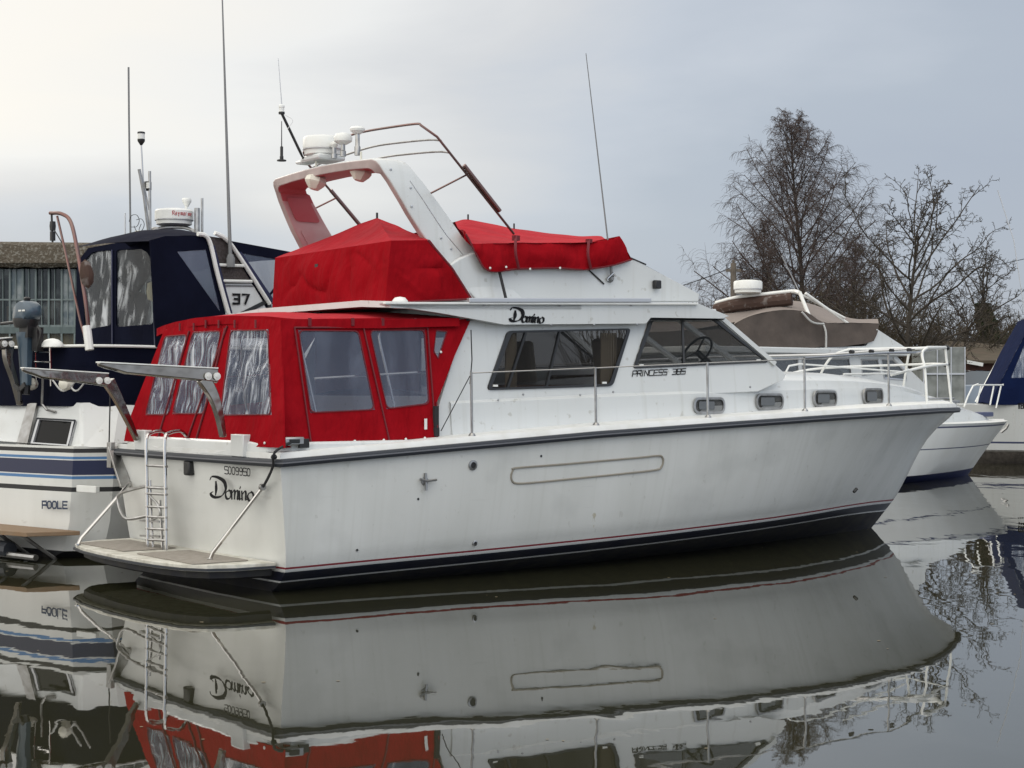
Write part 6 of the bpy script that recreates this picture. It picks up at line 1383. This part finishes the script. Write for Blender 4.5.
# ================================================================== TREES (bare, winter)
M['bark'] = mat('grey_brown_bark', (.055, .047, .040), .95, spec=.1, var=.6, vscale=5, vcol=(.065, .058, .048))
M['barkbirch'] = mat('birch_twig_bark', (.085, .066, .060), .95, spec=.1, var=.5, vscale=2, vcol=(.08, .065, .06))
M['ivy'] = mat('ivy_leaves', (.035, .05, .022), .7, spec=.2, var=.8, vscale=3, vcol=(.02, .03, .012))
M['brush'] = mat('dead_brush', (.095, .078, .055), .95, spec=.1, var=.8, vscale=1.5, vcol=(.045, .040, .028))
M['evergreen'] = mat('dark_evergreen', (.022, .035, .018), .8, spec=.2, var=.7, vscale=3, vcol=(.012, .02, .01))
rnd = random.Random(11)
def rv(k=1): return Vector((rnd.uniform(-k, k), rnd.uniform(-k, k), rnd.uniform(-k, k)))
class Tree:
    def __init__(s): s.v = []; s.f = []
    def chain(s, pts, r0, r1, n=3):
        k = len(pts); o = len(s.v)
        for i, p in enumerate(pts):
            t = (pts[min(i + 1, k - 1)] - pts[max(0, i - 1)]).normalized(); u = t.orthogonal().normalized(); v = t.cross(u); r = lerp(r0, r1, i / (k - 1))
            for j in range(n): a = 2 * math.pi * j / n; q = p + (u * math.cos(a) + v * math.sin(a)) * r; s.v.append((q.x, q.y, q.z))
        for i in range(k - 1):
            for j in range(n): s.f.append((o + i * n + j, o + i * n + (j + 1) % n, o + (i + 1) * n + (j + 1) % n, o + (i + 1) * n + j))
    def grow(s, p, d, ln, r, lvl, P):
        """P: per level dict(seg, wob, up, n children, cl child length ratio, ang, droop)"""
        q = P[lvl]; seg = q['seg']; pts = [p.copy()]; d = d.normalized(); dd = d.copy()
        for i in range(seg):
            dd = (dd + rv(q['wob']) + Vector((0, 0, q['up']))).normalized(); pts.append(pts[-1] + dd * ln / seg)
        last = lvl == len(P) - 1
        s.chain(pts, r, r * (.35 if not last else .5), 6 if lvl == 0 else 4 if lvl == 1 else 3)
        if last: return
        for c in range(q['n']):
            t = q.get('t0', .25) + (1 - q.get('t0', .25)) * ((c + rnd.random()) / q['n']); x = t * seg; i = min(int(x), seg - 1); b = pts[i].lerp(pts[i + 1], x - i)
            ax = (pts[i + 1] - pts[i]).normalized(); o = ax.orthogonal().normalized(); o.rotate(Matrix.Rotation(rnd.uniform(0, 6.283) if lvl else c * 2.4 + rnd.uniform(-.4, .4), 3, ax))
            a = R(rnd.uniform(*q['ang'])); nd = ax * math.cos(a) + o * math.sin(a)
            cl = ln * q['cl'] * rnd.uniform(.65, 1.15) * (1 - q.get('tap', .5) * t)
            s.grow(b, nd, cl, max(P[lvl + 1].get('rmin', .004), r * (1 - .65 * t) * q.get('rr', .45)), lvl + 1, P)
    def mesh(s, name, m, parent, smooth=True):
        me = bpy.data.meshes.new(name); me.from_pydata(s.v, [], s.f); me.materials.append(M[m]); me.polygons.foreach_set('use_smooth', [True] * len(me.polygons)); me.update()
        o = bpy.data.objects.new(name, me); COL.objects.link(o); o.parent = parent; return o
def tree(name, u, d, vtop, label, cat, group, fn, lean=0):
    b = wp(u, 390, d); root = empty(name, (b.x, d, 1.0)); tag(root, label, cat, group)
    fn(root, CAMH + (HOR - vtop) / FPX * d - 1.0); return root
def birch(root, H_, spread=1.0, n1=46, m='barkbirch', rmin=.0055):
    t = Tree(); p = [Vector((0, 0, -.2))]; dd = Vector((.02, 0, 1))
    for i in range(14): dd = (dd + rv(.035) + Vector((0, 0, .04))).normalized(); p.append(p[-1] + dd * (H_ + .2) / 14)
    t.chain(p, .15 * H_ / 12, .015, 8); t.mesh('trunk', 'bark', root)
    c = Tree(); P = [dict(seg=7, wob=.13, up=.03, n=18, t0=.12, cl=.38, ang=(25, 60), tap=.45, rr=.45), dict(seg=5, wob=.2, up=-.10, n=15, t0=.1, cl=.66, ang=(20, 65), tap=.3, rr=.6, rmin=.008), dict(seg=5, wob=.20, up=-.26, n=0, cl=0, ang=(0, 1), rmin=rmin)]
    for k in range(n1):
        f_ = .15 + .84 * (k + rnd.random()) / n1; x = f_ * 14; i = min(int(x), 13); b = p[i].lerp(p[i + 1], x - i); az = k * 2.4 + rnd.uniform(-.3, .3); el = R(lerp(28, 62, f_))
        d_ = Vector((math.cos(az) * math.cos(el), math.sin(az) * math.cos(el), math.sin(el)))
        ln = spread * H_ * interp(f_, [.1, .25, .45, .7, .9, 1], [.30, .34, .30, .20, .11, .05]) * rnd.uniform(.8, 1.15)
        c.grow(b, d_, ln, lerp(.055, .014, f_), 0, P)
    c.mesh('crown', m, root)
def gnarly(root, H_, spread=1.0, n1=20, lean=0, twig=.010, dense=1):
    t = Tree(); p = [Vector((0, 0, -.2))]; dd = Vector((lean, 0, 1))
    for i in range(10): dd = (dd + rv(.07) + Vector((0, 0, .05))).normalized(); p.append(p[-1] + dd * (H_ + .2) / 10 * .93)
    t.chain(p, .15 * H_ / 9, .03, 8); t.mesh('trunk', 'bark', root)
    c = Tree(); P = [dict(seg=9, wob=.20, up=.035, n=int(9 * dense), t0=.2, cl=.38, ang=(30, 75), tap=.4, rr=.5), dict(seg=6, wob=.30, up=.03, n=int(7 * dense), t0=.15, cl=.42, ang=(30, 80), tap=.3, rr=.55, rmin=.014), dict(seg=4, wob=.35, up=.02, n=3, t0=.2, cl=.5, ang=(30, 80), rr=.6, rmin=twig), dict(seg=3, wob=.35, up=.05, n=0, cl=0, ang=(0, 1), rmin=twig * .8)]
    for k in range(n1):
        f_ = .18 + .8 * (k + rnd.random()) / n1; x = f_ * 10; i = min(int(x), 9); b = p[i].lerp(p[i + 1], x - i); az = k * 2.4 + rnd.uniform(-.3, .3); el = R(lerp(8, 55, f_))
        d_ = Vector((math.cos(az) * math.cos(el), math.sin(az) * math.cos(el), math.sin(el)))
        c.grow(b, d_, spread * H_ * interp(f_, [.15, .4, .7, 1], [.52, .60, .52, .30]) * rnd.uniform(.7, 1.15), lerp(.066, .024, f_), 0, P)
    c.mesh('crown', 'bark', root)
def bushy(root, H_, wd=2.5, n=26, m='brush', tw=.012):
    c = Tree(); P = [dict(seg=6, wob=.2, up=.02, n=11, t0=.1, cl=.42, ang=(20, 60), tap=.3, rr=.5), dict(seg=4, wob=.3, up=.03, n=7, t0=.1, cl=.5, ang=(25, 70), rr=.6, rmin=tw), dict(seg=3, wob=.3, up=0, n=0, cl=0, ang=(0, 1), rmin=tw * .8)]
    for k in range(n):
        az = rnd.uniform(0, 6.28); r_ = rnd.uniform(0, wd * .4); d_ = Vector((math.cos(az) * .5, math.sin(az) * .5, 1)); c.grow(Vector((math.cos(az) * r_, math.sin(az) * r_, -.1)), d_, H_ * rnd.uniform(.6, 1.0), .04, 0, P)
    c.mesh('stems', m, root)
tree('birch_tree', 803, 60, 124, 'tallest bare birch tree with a fine drooping crown, left of the gnarled tree', 'tree', 'bare trees on the bank', lambda r, h: birch(r, h, 1.32, 64))
tree('alder_tree', 903, 53, 222, 'bare gnarled tree with crooked spreading limbs, right of the tall birch', 'tree', 'bare trees on the bank', lambda r, h: gnarly(r, h, 1.2, 24, twig=.012))
tree('birch_tree', 755, 64, 228, 'low thin bare tree at the left foot of the tall birch', 'tree', 'bare trees on the bank', lambda r, h: birch(r, h, 1.25, 26))
tree('birch_tree', 850, 66, 238, 'shorter bare tree between the tall birch and the gnarled tree', 'tree', 'bare trees on the bank', lambda r, h: birch(r, h, 1.2, 30))
tree('leaning_tree', 932, 60, 305, 'bare tree with long limbs arching over the brown-roofed building', 'tree', 'bare trees on the bank', lambda r, h: gnarly(r, h, 1.3, 14, lean=.45))
def ivytree(r, h):
    gnarly(r, h, .9, 22, dense=1.1)
    c = Tree(); k_ = Tree()
    for i in range(9000):
        z = rnd.uniform(0, h * .72); rr = (.32 + .22 * noise.noise(Vector((0, 0, z * 1.3)))) * (1.15 - z / h * .6) * math.sqrt(rnd.random()) * 1.5; az = rnd.uniform(0, 6.28)
        p = Vector((math.cos(az) * rr + .25 * math.sin(z), math.sin(az) * rr, z)); a, b = rv(.055), rv(.055); o = len(c.v); c.v += [tuple(p + a), tuple(p + b), tuple(p - a), tuple(p - b)]; c.f.append((o, o + 1, o + 2, o + 3))
    c.mesh('ivy', 'ivy', r)
tree('ivy_clad_tree', 988, 66, 262, 'bare tree with an ivy-clad trunk near the right edge', 'tree', 'bare trees on the bank', ivytree)
def leafy(r, h, wd=1.2, n=14000, m='evergreen'):
    t = Tree(); t.chain([Vector((0, 0, -.1)), Vector((0, 0, h * .5))], .1, .05, 6); t.mesh('trunk', 'bark', r); c = Tree(); cl = [(Vector((rnd.uniform(-wd, wd), rnd.uniform(-wd, wd), rnd.uniform(.15, .85) * h)), rnd.uniform(.35, .7)) for _ in range(22)]
    for i in range(n):
        q, s_ = rnd.choice(cl); p = q + rv(1).normalized() * s_ * rnd.random() ** .4; a, b = rv(.07), rv(.07); o = len(c.v); c.v += [tuple(p + a), tuple(p + b), tuple(p - a), tuple(p - b)]; c.f.append((o, o + 1, o + 2, o + 3))
    c.mesh('foliage', m, r)
tree('evergreen_bush', 1016, 74, 322, 'small dark evergreen bush behind the blue canopy at the right edge', 'bush', None, leafy)
# twiggy undergrowth along the bank
k = 0
for u, d, vt in ((735, 58, 300), (758, 62, 278), (785, 57, 285), (815, 62, 270), (838, 58, 288), (862, 63, 272), (884, 60, 300), (915, 62, 292), (942, 66, 300), (962, 70, 306), (1006, 72, 296), (715, 62, 318), (1040, 70, 300)):
    tree('bare_bush', u, d, vt, 'leafless twiggy bush in the undergrowth below the bare trees', 'bush', 'bare bushes under the trees', lambda r, h: bushy(r, h, 3.0, 22))
# far brush line so the bank does not end in open sky
b_ = Tree()
for i in range(5200):
    x = rnd.uniform(4, 60); y = rnd.uniform(84, 96); h = rnd.uniform(1.6, 4.2) * (1 + .5 * noise.noise(Vector((x * .12, 0, 0))))
    p = Vector((x, y, 1.2)); pts = [p]
    dd = Vector((rnd.uniform(-.4, .4), 0, 1))
    for _ in range(4): dd = (dd + rv(.25)).normalized(); pts.append(pts[-1] + dd * h / 4)
    b_.chain(pts, .05, .015, 3)
o = b_.mesh('brushwood', 'brush', None); tag(o, kind='stuff')
bpy.context.view_layer.update()
